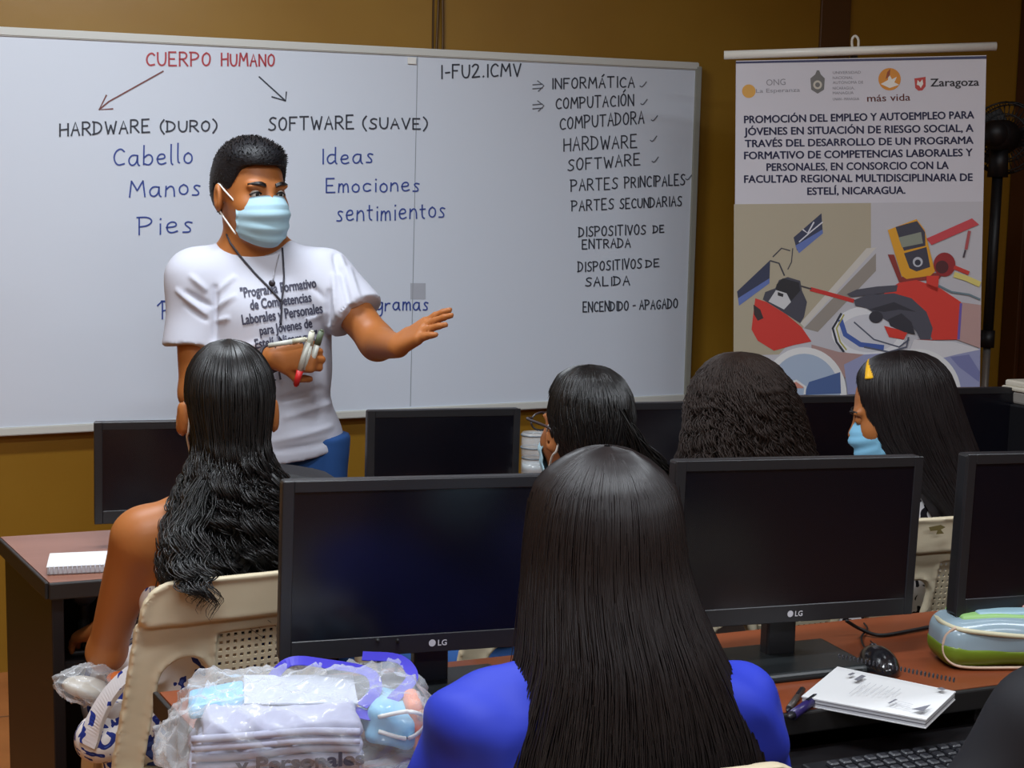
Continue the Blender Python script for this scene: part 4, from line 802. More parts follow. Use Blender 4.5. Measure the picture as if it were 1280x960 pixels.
# ---- frizzy-haired woman
hD = at_y(921, 500, 2.85)
tD, cD, RD, JD, zD = seated('person with wide frizzy dark brown hair seen from behind below the banner', hD, 1.188, RY, 1.0, M_SKIN2, top=(mat('top_brown', (52, 38, 32), .85), 0, .006), lower=mat('trousers_dark', 0), top_sleeve=.7, sh=.15, arms={-1: (Vector((-.18, .1, .66)), Vector((-.11, .335, .76))), 1: (Vector((.19, .1, .66)), Vector((.12, .335, .76)))})
DROWS = [(.137, .004, .004, .004, 0, -.012), (.132, .04, .045, .045, 0, -.012), (.112, .07, .08, .085, 0, -.012), (.075, .098, .1, .118, 0, -.014), (.03, .116, .1, .13, 0, -.018), (-.02, .128, .03, .135, 0, -.022), (-.08, .144, .02, .135, .005, -.028), (-.14, .156, .02, .13, .008, -.035), (-.22, .16, .02, .125, .008, -.05), (-.3, .15, .02, .11, .008, -.06)]
hair('hair', cD, RD, DROWS, 1.1, 2600, M_HAIRF, tD, wave=(.0055, 13, .05), th=.0011, tend=(.85, 1.0), t_hl=.3, coh=.35, clump=.15, nclump=260, base=.88, pts=70, depth=(.84, 1.09), seed=12)
face_mask(cD, RD, 1.0, tD, False)
# ---- woman with the yellow headband, face turned left
hE = at_y(1124, 500, 3.08)
tE, cE, RE, JE, zE = seated('person with yellow headband and blue mask, face turned left, in a patterned top', hE, 1.176, RY-.05, 1.0, M_SKIN2, closed=True, head_yaw=math.radians(54), head_pitch=-.32, top=(pattern_mat('black_white_print', (226, 222, 224), (30, 28, 34), 30, .52), 0, .005), lower=mat('trousers_dark', 0), top_sleeve=.6, h=.006, dx=.03, lean=-.03)
EROWS = [(.137, .004, .004, .004, 0, -.012), (.131, .036, .05, .045, 0, -.012), (.112, .062, .082, .08, 0, -.012), (.08, .08, .104, .105, 0, -.012), (.04, .088, .105, .116, 0, -.012), (0, .092, .105, .12, 0, -.018), (-.05, .094, .102, .12, 0, -.03), (-.10, .094, .09, .115, 0, -.05), (-.16, .088, .06, .10, -.005, -.08), (-.23, .08, .03, .085, -.015, -.115), (-.32, .07, .01, .075, -.02, -.14), (-.42, .06, .01, .06, -.02, -.15)]
hair('hair', cE, Rz(math.radians(48)) @ Rx(-.12), EROWS, .62, 2600, M_HAIRB, tE, th=.0013, tend=(.9, 1.0), t_hl=.24, clump=.3, nclump=80, base=.95, pts=30, depth=(.96, 1.02), seed=15, drift=.04)
face_mask(cE, RE, .96, tE, False, mat('mask_sky', (136, 196, 228), .8, .2))
RH = Rz(math.radians(48)) @ Rx(-.12); P = lambda x, y, z: cE + RH @ Vector((x, y, z))
mb = MB(); arc = [P(.093*math.sin(a), .052, .012+.112*math.cos(a)) for a in np.linspace(-1.35, 1.35, 26)]
for i in range(len(arc)-1): pass
V, F = [], []
for i, a in enumerate(np.linspace(-.85, .85, 30)):
    for dy, dr in ((-.009, 0), (.009, 0), (.009, .003), (-.009, .003)): V.append(P((.0885+dr)*math.sin(a), .05+dy, .01+(.109+dr)*math.cos(a)))
for i in range(29):
    for j in range(4): F.append((i*4+j, i*4+(j+1) % 4, i*4+4+(j+1) % 4, i*4+4+j))
F += [(0, 1, 2, 3), (116, 119, 118, 117)]
pymesh('headband', V, F, mat('headband_yellow', (236, 180, 30), .5), tE, False, True)
# ---- person in black at the lower right
hF = at_y(1470, 600, 1.48)
tF, cF, RF, JF, zF = seated('person in a black jacket, only the arm and shoulder in view at the bottom right', hF, 1.28, math.radians(14), 1.0, M_SKIN, top=(mat('jacket_black', (24, 24, 29), .7, .3), 0, .014), top_sleeve=1.9, lower=mat('trousers_dark', 0), arms={-1: (Vector((-.30, .06, .785)), Vector((-.40, .25, .725)), (-.1, 1, -.05), (0, 0, -1)), 1: (Vector((.24, .1, .66)), Vector((.14, .3, .69)), (-.1, 1, -.05), (0, 0, -1))}, sh=.185)
hair('hair', cF, RF, CROWS, 1.35, 900, M_HAIR, tF, th=.0016, t_hl=.38, base=.95, seed=21)
# ------------------------------------------------------------------ the instructor
YI = 3.5
tI = thing('person', 'person in white printed T-shirt, jeans and mask, standing and gesturing at the whiteboard', 'person', Vector((at_y(338, 560, YI).x, YI, 0)))
cI = at_y(313, 243, YI); RI = Rz(math.radians(-141)) @ Rx(-.04) @ Ry_(.02); gI = 1.06
def B_(px, py, y): return at_y(px, py, y)
SR, SL = B_(244, 348, 3.5), B_(407, 346, 3.54); ER, WRi = B_(246, 492, 3.46), B_(343, 446, 3.30); EL, WL = B_(472, 428, 3.44), B_(497, 433, 3.22)
TY = np.array(Rz(math.radians(-168)))
s = SDF(); nbase = B_(318, 313, 3.53)
head(s, cI, RI, gI, nbase, True, .004); s.cone(nbase + Vector((0, 0, .1)), nbase, .058, .066, .03)
s.ell(B_(328, 395, 3.53), (.16, .105, .17), TY); s.ell(B_(336, 490, 3.53), (.138, .11, .17), TY); s.ell(B_(336, 585, 3.55), (.135, .105, .12), TY)
s.cone(SR, nbase, .055, .05, .05); s.cone(SL, nbase, .055, .05, .05)
s.cone(SR, ER, .056, .043, .03); s.cone(ER, WRi, .043, .029, .025); s.cone(SL, EL, .056, .043, .03); s.cone(EL, WL, .044, .028, .025)
dR = (Vector((.9, -.18, .06))).normalized(); bR, tR = hand(s, WRi, dR, (.15, 1, -.1), 1, (1.15, 1.35, .7), 1.08, .0, .8)
hand(s, WL, (.60, -.5, .42), (.5, .45, -.72), -1, (.05, .14, .12), 1.08, .10, .15)
for q in (-1, 1):
    hp = Vector((at_y(340, 585, YI).x+.085*q, 3.55, .80)); kn = hp+Vector((.02*q, -.02, -.34)); an = kn+Vector((.01*q, .03, -.38)); s.cone(hp, kn, .08, .06, .03); s.cone(kn, an, .056, .04, .02); s.cone(an, an+Vector((.03*q, -.14, -.05)), .038, .03, .02)
meB = s.mesh('body', .005, M_SKIN2); link('body', meB, tI, True); bvB = bvh_of(meB)
# T-shirt
s = SDF()
s.ell(B_(328, 392, 3.53), (.176, .122, .175), TY, .05); s.ell(B_(336, 470, 3.53), (.163, .132, .17), TY, .06); s.cone(B_(330, 400, 3.53), B_(341, 620, 3.55), .13, .14, .06); s.ell(B_(341, 560, 3.55), (.170, .135, .17), TY, .06); s.cone(B_(341, 560, 3.55), B_(341, 640, 3.56), .165, .165, .06)
s.cone(SR + Vector((.02, 0, -.01)), nbase + Vector((-.02, 0, -.012)), .068, .06, .05); s.cone(SL + Vector((-.02, 0, -.01)), nbase + Vector((.02, 0, -.012)), .068, .06, .05)
s.sleeve(SR, SR + (ER-SR)*.58 + Vector((-.004, 0, 0)), .072, .077, .045); s.sleeve(SL, SL + (EL-SL)*.60, .072, .076, .045)
hem = B_(341, 577, 3.45).z; s.cut((B_(341, 577, 3.45).x, 0, hem), (.16, 0, -1)); s.sube(nbase + Vector((.012, -.05, .035)), (.072, .085, .05), None, .006); s.subc(nbase + Vector((0, 0, .12)), nbase + Vector((0, 0, -.03)), .06, .066, .006)
pR, pL = (B_(268, 400, 3.42), B_(408, 395, 3.42))
def near(V): 
    w = .28*np.ones(len(V))
    for p in (pR, pL, B_(240, 400, 3.45), B_(430, 385, 3.45)): w += np.exp(-((V-np.array(tuple(p)))**2).sum(1)/.011)
    w += .9*np.clip((hem+.22-V[:, 2])/.2, 0, 1)
    return w
FI = [((34, 6, 44), .2, 0, .8), ((-40, 8, 36), 1.4, 0, .8), ((16, 6, 62), 2.4, 0, .5)]
M_TEE = mat('tshirt_white', (200, 202, 214), .85, .2)
CR_ = [((240, 346), (259, 364), .007, 1), ((222, 364), (260, 394), .007, 1), ((232, 382), (262, 402), .006, -.8), ((235, 366), (266, 384), .007, -1), ((274, 364), (294, 344), .007, 1), ((272, 384), (298, 368), .008, 1), ((271, 401), (292, 396), .006, .8), ((269, 360), (269, 430), .008, -1.6),
       ((410, 366), (409, 408), .008, -1.6), ((413, 320), (420, 345), .006, -1), ((419, 321), (447, 383), .006, 1), ((424, 340), (440, 392), .006, -1), ((432, 338), (452, 380), .006, 1), ((414, 345), (424, 398), .006, 1), ((402, 372), (384, 356), .008, -.7), ((404, 392), (380, 402), .007, .7),
       ((270, 430), (300, 470), .010, 1), ((400, 430), (406, 520), .010, .9), ((390, 450), (396, 530), .009, -.8), ((345, 548), (412, 538), .009, 1), ((350, 560), (408, 556), .008, -1), ((360, 520), (412, 508), .009, .9), ((355, 500), (400, 488), .008, -.7), ((300, 440), (330, 425), .008, .7)]
meT = s.mesh('t_shirt', .005, M_TEE, disp=creases(CR_, .0085, folds(.006, FOLD_A))); link('t_shirt', meT, tI, True); bvT = bvh_of(meT)
def on_shirt(px, py, off=.002):
    r = ray(px, py).normalized(); hs = [b_.ray_cast(EYE, r) for b_ in (bvT, bvB)]; hs = [q_ for q_ in hs if q_[0] is not None]
    return min(hs, key=lambda q_: q_[3])[0]-r*off if hs else at_y(px, py, 3.4)
lt = [('"Programa Formativo', (301, 372), (396, 359), 12.5), ('de Competencias', (313, 387), (390, 377), 12.5), ('Laborales y Personales', (303, 406), (404, 391), 13), ('para Jóvenes de', (325, 419), (391, 409), 12), ('Estelí, Nicaragua"', (319, 436), (398, 425), 12.5)]
for r in lt:
    V, F = text_on([r], on_shirt, .04); pymesh('slogan_line', V, F, mat('print_slogan', (66, 66, 84), .7), tI, True)
V, F = text_on([('2.1', (333, 478), (352, 474), 10)], on_shirt, .02); pymesh('printed_number', V, F, MATS['print_slogan'], tI, True)
# jeans, belt line and shoes
s = SDF(); s.ell(B_(341, 590, 3.55), (.166, .126, .13), TY)
for q in (-1, 1):
    hp = Vector((at_y(340, 585, YI).x+.09*q, 3.55, .88)); kn = hp+Vector((.02*q, -.02, -.42)); an = kn+Vector((.01*q, .03, -.36)); s.cone(hp, kn, .105, .08, .03); s.sleeve(kn, an, .078, .07, .02)
s.cut((0, 0, hem+.06), (0, 0, 1)); link('jeans', s.mesh('jeans', .008, M_JEAN, disp=folds(.004, FOLD_A)), tI, True)
for q in (-1, 1):
    an = Vector((at_y(340, 585, YI).x+.12*q, 3.56, .08)); s = SDF(); s.cone(an+Vector((0, .03, -.03)), an+Vector((.03*q, -.16, -.045)), .048, .038, .03); s.cut((0, 0, .003), (0, 0, -1)); link('shoe', s.mesh('shoe', .007, M_SHOE), tI, True)
# short hair with faded sides
P = lambda x, y, z: cI + RI @ (Vector((x, y, z))*gI)
s = SDF(); s.ell(P(0, -.010, .048), (.083*gI, .103*gI, .091*gI), np.array(RI), .02); s.ell(P(0, .035, .088), (.066*gI, .062*gI, .038*gI), np.array(RI), .03); s.ell(P(0, -.03, .0), (.0775*gI, .088*gI, .075*gI), np.array(RI), .03)
f_ = RI @ Vector((0, 1, 0)); u_ = RI @ Vector((0, 0, 1)); r_ = RI @ Vector((1, 0, 0))
def hcut(X, Y, Z, D):
    lx = ((X-cI.x)*r_.x+(Y-cI.y)*r_.y+(Z-cI.z)*r_.z)/gI; ly = ((X-cI.x)*f_.x+(Y-cI.y)*f_.y+(Z-cI.z)*f_.z)/gI; lz = ((X-cI.x)*u_.x+(Y-cI.y)*u_.y+(Z-cI.z)*u_.z)/gI
    line = np.interp(ly, [-.12, -.06, -.038, -.026, .0, .022, .034, .045, .056, .07, .12], [-.075, -.05, -.03, .022, .028, .012, .016, .034, .060, .070, .073])   # hairline height along the side
    return np.maximum(D, (line-lz)*gI*.8)
s.fn(hcut)
meH = s.mesh('hair', .004, mat('hair_short', (20, 20, 25), .5, .4, bump=(160, .5, .004)))
hI = link('hair', meH, tI, True)
rg = np.random.default_rng(2); pa, ra = [], []
Vh = np.array([v.co for v in meH.vertices]); Nh = np.array([v.normal for v in meH.vertices]); sel = rg.choice(len(Vh), 2600)
for i in sel:
    p, n = Vh[i], Nh[i]; lz = (Vector(p)-cI).dot(u_)/gI; L = .006 if lz > .075 else .002
    d = n*.12 + np.array(f_)*(.75 if lz > .06 else .1) + np.array(u_)*.25 + rg.normal(0, .12, 3); d /= np.linalg.norm(d); pa.append(np.array([p-n*.002, p+d*L*.5, p+d*L+n*.001])); ra.append(np.array([.0012, .0010, .0003]))
V, F = tube_np(pa, ra, 3); link('hair_strands', npmesh('hair_strands', V, F, M_HAIR), hI)
face_mask(cI, RI, gI*1.0, tI, True)
for q in (-1, 1):
    mb = MB(); mb.ball(P(.031*q, .081, .004), .0125*gI); e = mb.build('eye', M_EYE, tI, True, True); mb = MB(); mb.ball(P(.031*q, .0885, .003), .0062*gI); mb.build('iris', M_IRIS, e, False, True)
    mb = MB(); mb.tube(spline([P(.047*q, .0835, .002), P(.031*q, .0935, .0085), P(.016*q, .089, .003)], 5), .0022*gI, 6); mb.build('eyelash', M_HAIR, tI, True, True)
    mb = MB()
    for k in range(3): mb.tube(spline([P(.013*q, .1005-.001*k, .0225+.002*k), P(.03*q, .1015-.001*k, .0275+.002*k), P(.052*q, .084, .026)], 5), .0026*gI, 6)
    mb.build('eyebrow', M_HAIR, tI, True, True)
# lanyard, chain and pendant, bracelet, ring
def cord(pix, r, name, m, off=.004):
    mb = MB(); mb.tube([on_shirt(x, y, off) for x, y in pix], r, 6); return mb.build(name, m, tI, True, True)
def lerp_pix(pts, n): 
    out = []
    for a, b in zip(pts, pts[1:]): out += [(a[0]+(b[0]-a[0])*k/n, a[1]+(b[1]-a[1])*k/n) for k in range(n)]
    return out+[pts[-1]]
M_CORD = mat('cord_dark', (46, 44, 54), .6)
ln = cord(lerp_pix([(283, 293), (288, 304), (300, 320), (318, 341), (334, 357), (346, 370), (352, 377)], 5), .0026, 'lanyard', M_CORD)
cord(lerp_pix([(353, 310), (354, 325), (355, 345), (354, 362), (352, 377), (352, 390), (351, 406)], 5), .0026, 'lanyard', M_CORD)
M_SILV = mat('silver', (176, 176, 182), .3, metal=.8)
cord(lerp_pix([(349, 318), (345, 333), (341, 350)], 6), .0011, 'chain', M_SILV); mb = MB(); mb.ball(on_shirt(340, 354, .005), .0085, (1, .5, 1)); mb.build('pendant', mat('pendant_dark', (70, 68, 74), .35, metal=.5), tI, True, True)
ax = (WRi-ER).normalized(); pw = WRi - ax*.012; e1 = ax.cross(Vector((0, 0, 1))).normalized(); e2 = ax.cross(e1)
for k, (r, m) in enumerate(((.004, M_CORD), (.0035, mat('bead_brown', (70, 50, 40), .5)))):
    mb = MB(); mb.tube([pw - ax*.009*k + e1*.0325*math.cos(a) + e2*.0325*math.sin(a) for a in np.linspace(0, 2*math.pi, 24)], r, 6); mb.build('bracelet', m, tI, True, True)
mb = MB(); rb = bR[1] + dR*.004; up = Vector((0, 0, 1)); n0 = Vector((0, 1, 0)); mb.tube([bR[2] + (dR*.3+n0*.3)*.02 + up*.0108*math.cos(a) + (n0*.7-dR*.7)*.0108*math.sin(a) for a in np.linspace(0, 2*math.pi, 18)], .0016, 6); mb.build('ring', M_SILV, tI, True, True)
# markers held in the right hand (each a thing of its own)
fc = sum((Vector(b) for b in bR), Vector())/4 + Vector((.012, .03, 0))
def marker(label, p0, p1, capm, capat=1, r=.0075):
    p0, p1 = Vector(p0), Vector(p1); d = (p1-p0).normalized(); L = (p1-p0).length; t = thing('marker_pen', label, 'marker', p0, 0, 'markers held in the fist'); 
    mb = MB(); mb.cyl(p0, p0+d*L*.68, r, seg=14); mb.build('barrel', mat('marker_barrel', (205, 206, 196), .4), t, True, True)
    mb = MB(); mb.cyl(p0+d*L*.66, p1, r*1.12, r*.95, seg=14); mb.cyl(p1, p1+d*.004, r*.6, seg=12); mb.build('cap', capm, t, True, True)
marker('red capped marker pen pointing down from the fist of the instructor', B_(385, 428, 3.262), B_(370, 481, 3.272), mat('cap_red', (205, 40, 44), .4))
marker('pale marker pen standing upright in the fist of the instructor, leftmost', B_(381, 462, 3.275), B_(390, 415, 3.265), mat('cap_white', (214, 214, 196), .45))
marker('green tipped marker pen leaning right out of the fist of the instructor', B_(386, 462, 3.28), B_(402, 414, 3.27), mat('cap_green', (96, 110, 88), .45))
marker('pale marker pen lying level along the wrist of the instructor', B_(336, 432, 3.262), B_(382, 424, 3.255), mat('cap_cream', (204, 202, 180), .45), 1, .006)
# ------------------------------------------------------------------ small things
M_PAPER = mat('paper_white', (226, 226, 226), .7, .3); M_PAGE = mat('page_edge', (196, 196, 200), .8); M_INKG = mat('ink_print_grey', (120, 120, 128), .6)
# notebook at the end of the back desk
a, b = at_z(70, 699, DZ+.02), at_z(138, 696, DZ+.02); rz = math.atan2(b.y-a.y, b.x-a.x)
nb = thing('notebook', 'white spiral notebook lying on the left end of the back desk', 'notebook', Vector(((at_z(112, 708, DZ)).x, at_z(112, 708, DZ).y, DZ)), rz)
mb = MB(); mb.box((.02, 0, .008), (.20, .115, .015), .002); mb.build('pages', M_PAGE, nb); mb = MB(); mb.box((.02, 0, .0165), (.202, .117, .0015)); mb.build('cover', M_PAPER, nb)
mb = MB()
for k in range(22): mb.tube([(-.075+.0088*k, -.058+.006*math.cos(t), .009+.0085*math.sin(t)) for t in np.linspace(0, 2*math.pi, 10)], .0009, 5)
mb.build('spiral_binding', mat('wire_white', (190, 192, 205), .4), nb, smooth=True)
# open notebook on the near desk
c4 = [at_z(x, y, DZ+.02) for x, y in ((1002, 866), (1158, 895), (1195, 860), (1047, 829))]; cen = sum(c4, Vector())/4
ex = ((c4[1]-c4[0])+(c4[2]-c4[3])); ey = ((c4[3]-c4[0])+(c4[2]-c4[1])); rz = math.atan2(ex.y, ex.x); LX, LY = ex.length/2, ey.length/2
n2 = thing('notebook', 'white notebook with printed cover beside the black mouse on the near desk', 'notebook', Vector((cen.x, cen.y, DZ)), rz)
def quadbox(name, z0, z1, m, ins=0):
    M = (Matrix.Translation(n2.location) @ Rz(rz).to_4x4()).inverted(); Q = [M @ p for p in c4]; cc = sum(Q, Vector())/4; Q = [cc+(p-cc)*(1-ins) for p in Q]; mb = MB(); mb.poly([Vector((p.x, p.y, z0)) for p in Q], Vector((0, 0, z1-z0)))
    return mb.build(name, m, n2), Q
quadbox('back_cover', .0005, .002, M_PAPER); quadbox('pages', .002, .0125, M_PAGE, .012); o, Q = quadbox('cover', .0125, .0145, M_PAPER)
quadbox('divider', .0062, .0072, mat('divider_dark', (90, 90, 96), .6), .008)
def onq(s, t): return Q[0].lerp(Q[1], s).lerp(Q[3].lerp(Q[2], s), t) + Vector((0, 0, .0009))
for nm, ps in (('printed_triangle', [(.86, .1), (.95, .1), (.955, .34)]), ('printed_bar', [(.66, .14), (.68, .14), (.70, .3), (.68, .3)]), ('printed_mark', [(.25, .62), (.29, .60), (.31, .78), (.27, .8)]), ('printed_mark', [(.17, .72), (.2, .71), (.215, .8), (.185, .81)]), ('printed_mark', [(.88, .84), (.93, .82), (.95, .88), (.9, .92)])):
    mb = MB(); mb.poly([onq(*p_) for p_ in ps]); mb.build(nm, M_INKG, n2)
mb = MB()
for k in range(7): mb.poly([onq(.33+.05*k, .2+.03*k), onq(.335+.05*k, .2+.03*k), onq(.345+.05*k, .62), onq(.34+.05*k, .62)])
mb.build('printed_lines', mat('faint_print', (176, 176, 182), .6), n2); mb = MB()
for k in range(3): mb.poly([onq(.70, .15+.05*k), onq(.84, .13+.05*k), onq(.84, .14+.05*k), onq(.70, .16+.05*k)])
mb.build('printed_lines', mat('faint_print', 0), n2)
mb = MB()
for k in range(30):
    p = Q[3].lerp(Q[2], (k+.5)/30); d = (Q[2]-Q[3]).normalized(); e = Vector((-d.y, d.x, 0)); mb.tube([p+Vector((0, 0, .008))+e*(.003*math.cos(t)-.003)+Vector((0, 0, .0052+.0036*math.sin(t))) for t in np.linspace(0, 2*math.pi, 9)], .0009, 4)
mb.build('spiral_binding', mat('wire_dark', (60, 60, 66), .4), n2, smooth=True)
# mouse and cables
pm = at_z(1098, 836, DZ); ms = thing('computer_mouse', 'black computer mouse behind the printed notebook', 'mouse', Vector((pm.x, pm.y, DZ)), RY-.3)
s = SDF(); s.ell((0, 0, .006), (.031, .055, .031)); s.cut((0, 0, .001), (0, 0, -1)); link('shell', s.mesh('shell', .003, mat('mouse_black', (26, 26, 30), .18, .6, coat=.5)), ms)
mb = MB(); mb.cyl((-.004, .03, .026), (.004, .03, .026), .008, seg=14); mb.build('scroll_wheel', mat('wheel_grey', (70, 70, 74), .4), ms)
mb = MB(); mb.box((0, .03, .0335), (.0012, .03, .002)); mb.build('button_gap', M_EDGE, ms)
M_CAB = mat('cable_black', (26, 26, 28), .5)
def cable(name, label, pts, r=.0028, m=None, group=None):
    mb = MB(); mb.tube(spline(pts, 8), r, 6); o = mb.build(name, m or M_CAB, None, True, True); return tag(o, label, 'cable', group)
q = lambda x, y, z=DZ+.004: at_z(x, y, z)
cable('mouse_cable', 'thin black mouse cable running back from the mouse', [q(1092, 818), q(1080, 808), q(1077, 796), q(1084, 786), q(1080, 779)], .0018)
cable('monitor_cable', 'black cable looping across the desk between the right monitors', [q(1058, 776, DZ+.03), q(1075, 786, DZ+.012), q(1100, 794), q(1140, 788), q(1180, 780), q(1230, 772)], .0034)
cable('monitor_cable', 'black cable hanging behind the left near monitor, left of its neck', [q(472, 800, DZ+.10), q(473, 822, DZ+.05), q(475, 858), q(468, 848)], .0034)
cable('monitor_cable', 'thin black cable hanging just beside the left near monitor neck', [q(497, 800, DZ+.10), q(496, 830, DZ+.03), q(490, 858), q(480, 850)], .0024)
# pens
def pen(label, p0, p1, m, tipm, r=.0055, cat='pen'):
    a, b = q(*p0, DZ+r), q(*p1, DZ+r); t = thing('pen', label, cat, Vector((a.x, a.y, DZ))); d = (b-a).normalized(); L = (b-a).length
    mb = MB(); mb.cyl(a+d*.012, b, r, seg=12); mb.build('barrel', m, t, True, True); mb = MB(); mb.cyl(a, a+d*.013, r*.3, r, seg=12); mb.build('tip', tipm, t, True, True)
    mb = MB(); mb.box((a+d*L*.8)+Vector((0, 0, r)), (.004, .03, .002), 0, Rz(math.atan2(d.y, d.x)-math.pi/2)); mb.build('clip', tipm, t, True)
pen('dark purple pen lying left of the printed notebook', (986, 897), (1020, 873), mat('pen_purple', (44, 34, 92), .35), mat('pen_tip_dark', (30, 30, 36), .4), .0075)
pen('dark grey pen touching the corner of the printed notebook', (984, 889), (1003, 862), mat('pen_grey', (70, 62, 58), .35), mat('pen_tip_dark', 0), .005)
pen('red pen beside the blue sleeve on the near desk', (966, 884), (970, 868), mat('pen_red', (206, 44, 34), .35), mat('pen_tip_white', (225, 220, 215), .4), .005)
# keyboard on its tray
kb = thing('keyboard', 'black computer keyboard on the tray under the near desk', 'keyboard', W(1.315, 1.525, .6635), RY)
mb = MB(); mb.box((0, 0, .009), (.45, .15, .017), .004); mb.build('case', mat('keyboard_black', (22, 22, 25), .45), kb)
kk = MB()
for r in range(6):
    for cc in range(20): kk.box((-.207+.0215*cc + (.004*r if cc < 14 else 0), -.058+.0215*r, .021), (.0175, .0165, .008), .002, seg=1, taper=(.85, .85))
kk.build('keys', mat('key_black', (40, 40, 45), .4), kb)
# pencil case
pc0 = at_z(1166, 828, DZ); pc = thing('pencil_case', 'green and clear zipped pencil case at the right edge of the near desk', 'pencil case', Vector((at_z(1262, 826, DZ).x, at_z(1262, 826, DZ).y, DZ)), RY-.28)
PCD = [((40, 12, 30), .2, 0, 1), ((-30, 50, 20), 1, 0, .8)]
s = SDF(); s.box((.0, .0, .042), (.135, .052, .041), None, .03); s.cut((0, 0, .030), (.06, 0, -1)); link('clear_side', s.mesh('clear_side', .004, mat('case_clear', (150, 172, 184), .2, .6), disp=folds(.003, PCD)), pc)
s = SDF(); s.box((.0, .0, .042), (.136, .053, .041), None, .03); s.cut((0, 0, .033), (.06, 0, 1)); link('green_base', s.mesh('green_base', .004, mat('case_green', (112, 136, 36), .4), disp=folds(.003, PCD)), pc)
s = SDF(); s.box((.01, .008, .078), (.112, .036, .010), None, .009); link('green_lid', s.mesh('green_lid', .004, mat('case_lid_green', (150, 196, 120), .45), disp=folds(.003, PCD)), pc)
s = SDF(); s.box((.0, -.004, .085), (.07, .018, .006), None, .005); link('lid_window', s.mesh('lid_window', .004, mat('case_lid_blue', (160, 194, 206), .3)), pc)
s = SDF(); s.box((.075, .024, .086), (.05, .014, .006), None, .005); link('lid_panel', s.mesh('lid_panel', .004, mat('case_lid_pink', (214, 168, 160), .4)), pc)
mb = MB(); mb.tube(spline([(-.122, .03, .070), (-.126, -.01, .071), (-.112, -.045, .070), (-.06, -.052, .064), (.02, -.053, .058), (.12, -.05, .060)], 6), .0042, 8); mb.build('zip', mat('zip_cream', (214, 208, 176), .5), pc, smooth=True)
mb = MB(); mb.tube(spline([(-.118, -.044, .073), (-.131, -.035, .055), (-.133, -.034, .03), (-.122, -.042, .012), (-.095, -.049, .006), (-.02, -.05, .005), (.1, -.05, .005)], 6), .0024, 8); mb.build('piping', mat('piping_cream', (214, 186, 164), .5), pc, smooth=True)
mb = MB(); mb.box((.035, -.05, .066), (.02, .006, .012), .001); mb.build('zip_pull', M_EDGE, pc)
# glass jar on a white block
pj = at_v(667, 594, 2.97); hz = max(.03, pj.z-DZ)
bx = thing('paper_box', 'small white box on the back desk under the glass jar', 'box', Vector((pj.x, pj.y, DZ)), RY)
mb = MB(); mb.box((0, 0, hz/2), (.056, .05, hz), .002); mb.build('carton', M_PAPER, bx); mb = MB(); mb.box((0, -.0255, hz*.5), (.03, .001, hz*.4)); mb.build('carton_label', mat('label_grey', (190, 190, 194), .6), bx)
jr = thing('glass_jar', 'clear glass jar standing between the back monitor and the woman with glasses', 'jar', Vector((pj.x, pj.y, DZ+hz)), RY)
mg = bpy.data.materials.new('jar_glass'); mg.use_nodes = True; gt = mg.node_tree; gt.nodes.clear(); g_o = gt.nodes.new('ShaderNodeOutputMaterial'); g_m = gt.nodes.new('ShaderNodeMixShader'); g_t = gt.nodes.new('ShaderNodeBsdfTransparent'); g_p = gt.nodes.new('ShaderNodeBsdfPrincipled')
g_p.inputs['Base Color'].default_value = (.8, .84, .86, 1); g_p.inputs['Roughness'].default_value = .08; g_m.inputs[0].default_value = .24
gt.links.new(g_t.outputs[0], g_m.inputs[1]); gt.links.new(g_p.outputs[0], g_m.inputs[2]); gt.links.new(g_m.outputs[0], g_o.inputs[0])
mb = MB(); mb.lathe([(.0, .0), (.028, .0), (.031, .006), (.0315, .035), (.028, .042), (.0315, .049), (.0315, .09), (.03, .104), (.0275, .104), (.029, .09), (.029, .05), (.0255, .043), (.029, .036), (.0285, .008), (0, .006)], seg=32); mb.build('glass_body', mg, jr, smooth=True)
for zz, rr in ((.043, .0290), (.068, .0322), (.098, .0316)):
    mb = MB(); mb.tube([(rr*math.cos(a), rr*math.sin(a), zz) for a in np.linspace(0, 2*math.pi, 28)], .0018, 6); mb.build('glass_ridge', mat('ridge_grey', (96, 104, 112), .2), jr, smooth=True)
mb = MB(); mb.lathe([(0, .0075), (.028, .0085), (.0283, .03), (0, .03)], seg=28); mb.build('water', mat('jar_water', (190, 200, 204), .1, .5), jr, smooth=True)
# white stacked container at the right edge, on a dark computer case
pk = at_v(1274, 505, 3.0)
pcx = thing('computer_tower', 'black computer case at the right end of the back desk under the white container', 'computer', Vector((pk.x, pk.y, DZ))+UW*.08, RY)
hT = pk.z-DZ; mb = MB(); mb.box((0, 0, hT/2), (.2, .38, hT), .006); mb.build('case', mat('tower_black', (20, 20, 24), .4), pcx); mb = MB(); mb.box((0, -.192, hT/2), (.17, .008, hT*.86), .004); mb.build('front_panel', M_BEZ, pcx)
mb = MB(); mb.cyl((0, -.196, hT*.8), (0, -.199, hT*.8), .011, seg=18); mb.build('power_button', M_LOGO, pcx)
ct = thing('food_container', 'white lidded container on top of the black computer case', 'container', Vector((pk.x, pk.y, pk.z))+UW*.03, RY)
mb = MB(); mb.box((0, 0, .018), (.08, .09, .036), .006, taper=(1.08, 1.05)); mb.build('tub', mat('tub_grey', (150, 146, 140), .4), ct); mb = MB(); mb.box((0, 0, .042), (.098, .108, .012), .004); mb.box((0, 0, .056), (.086, .096, .018), .005); mb.build('lid', mat('lid_cream', (206, 200, 184), .4), ct)
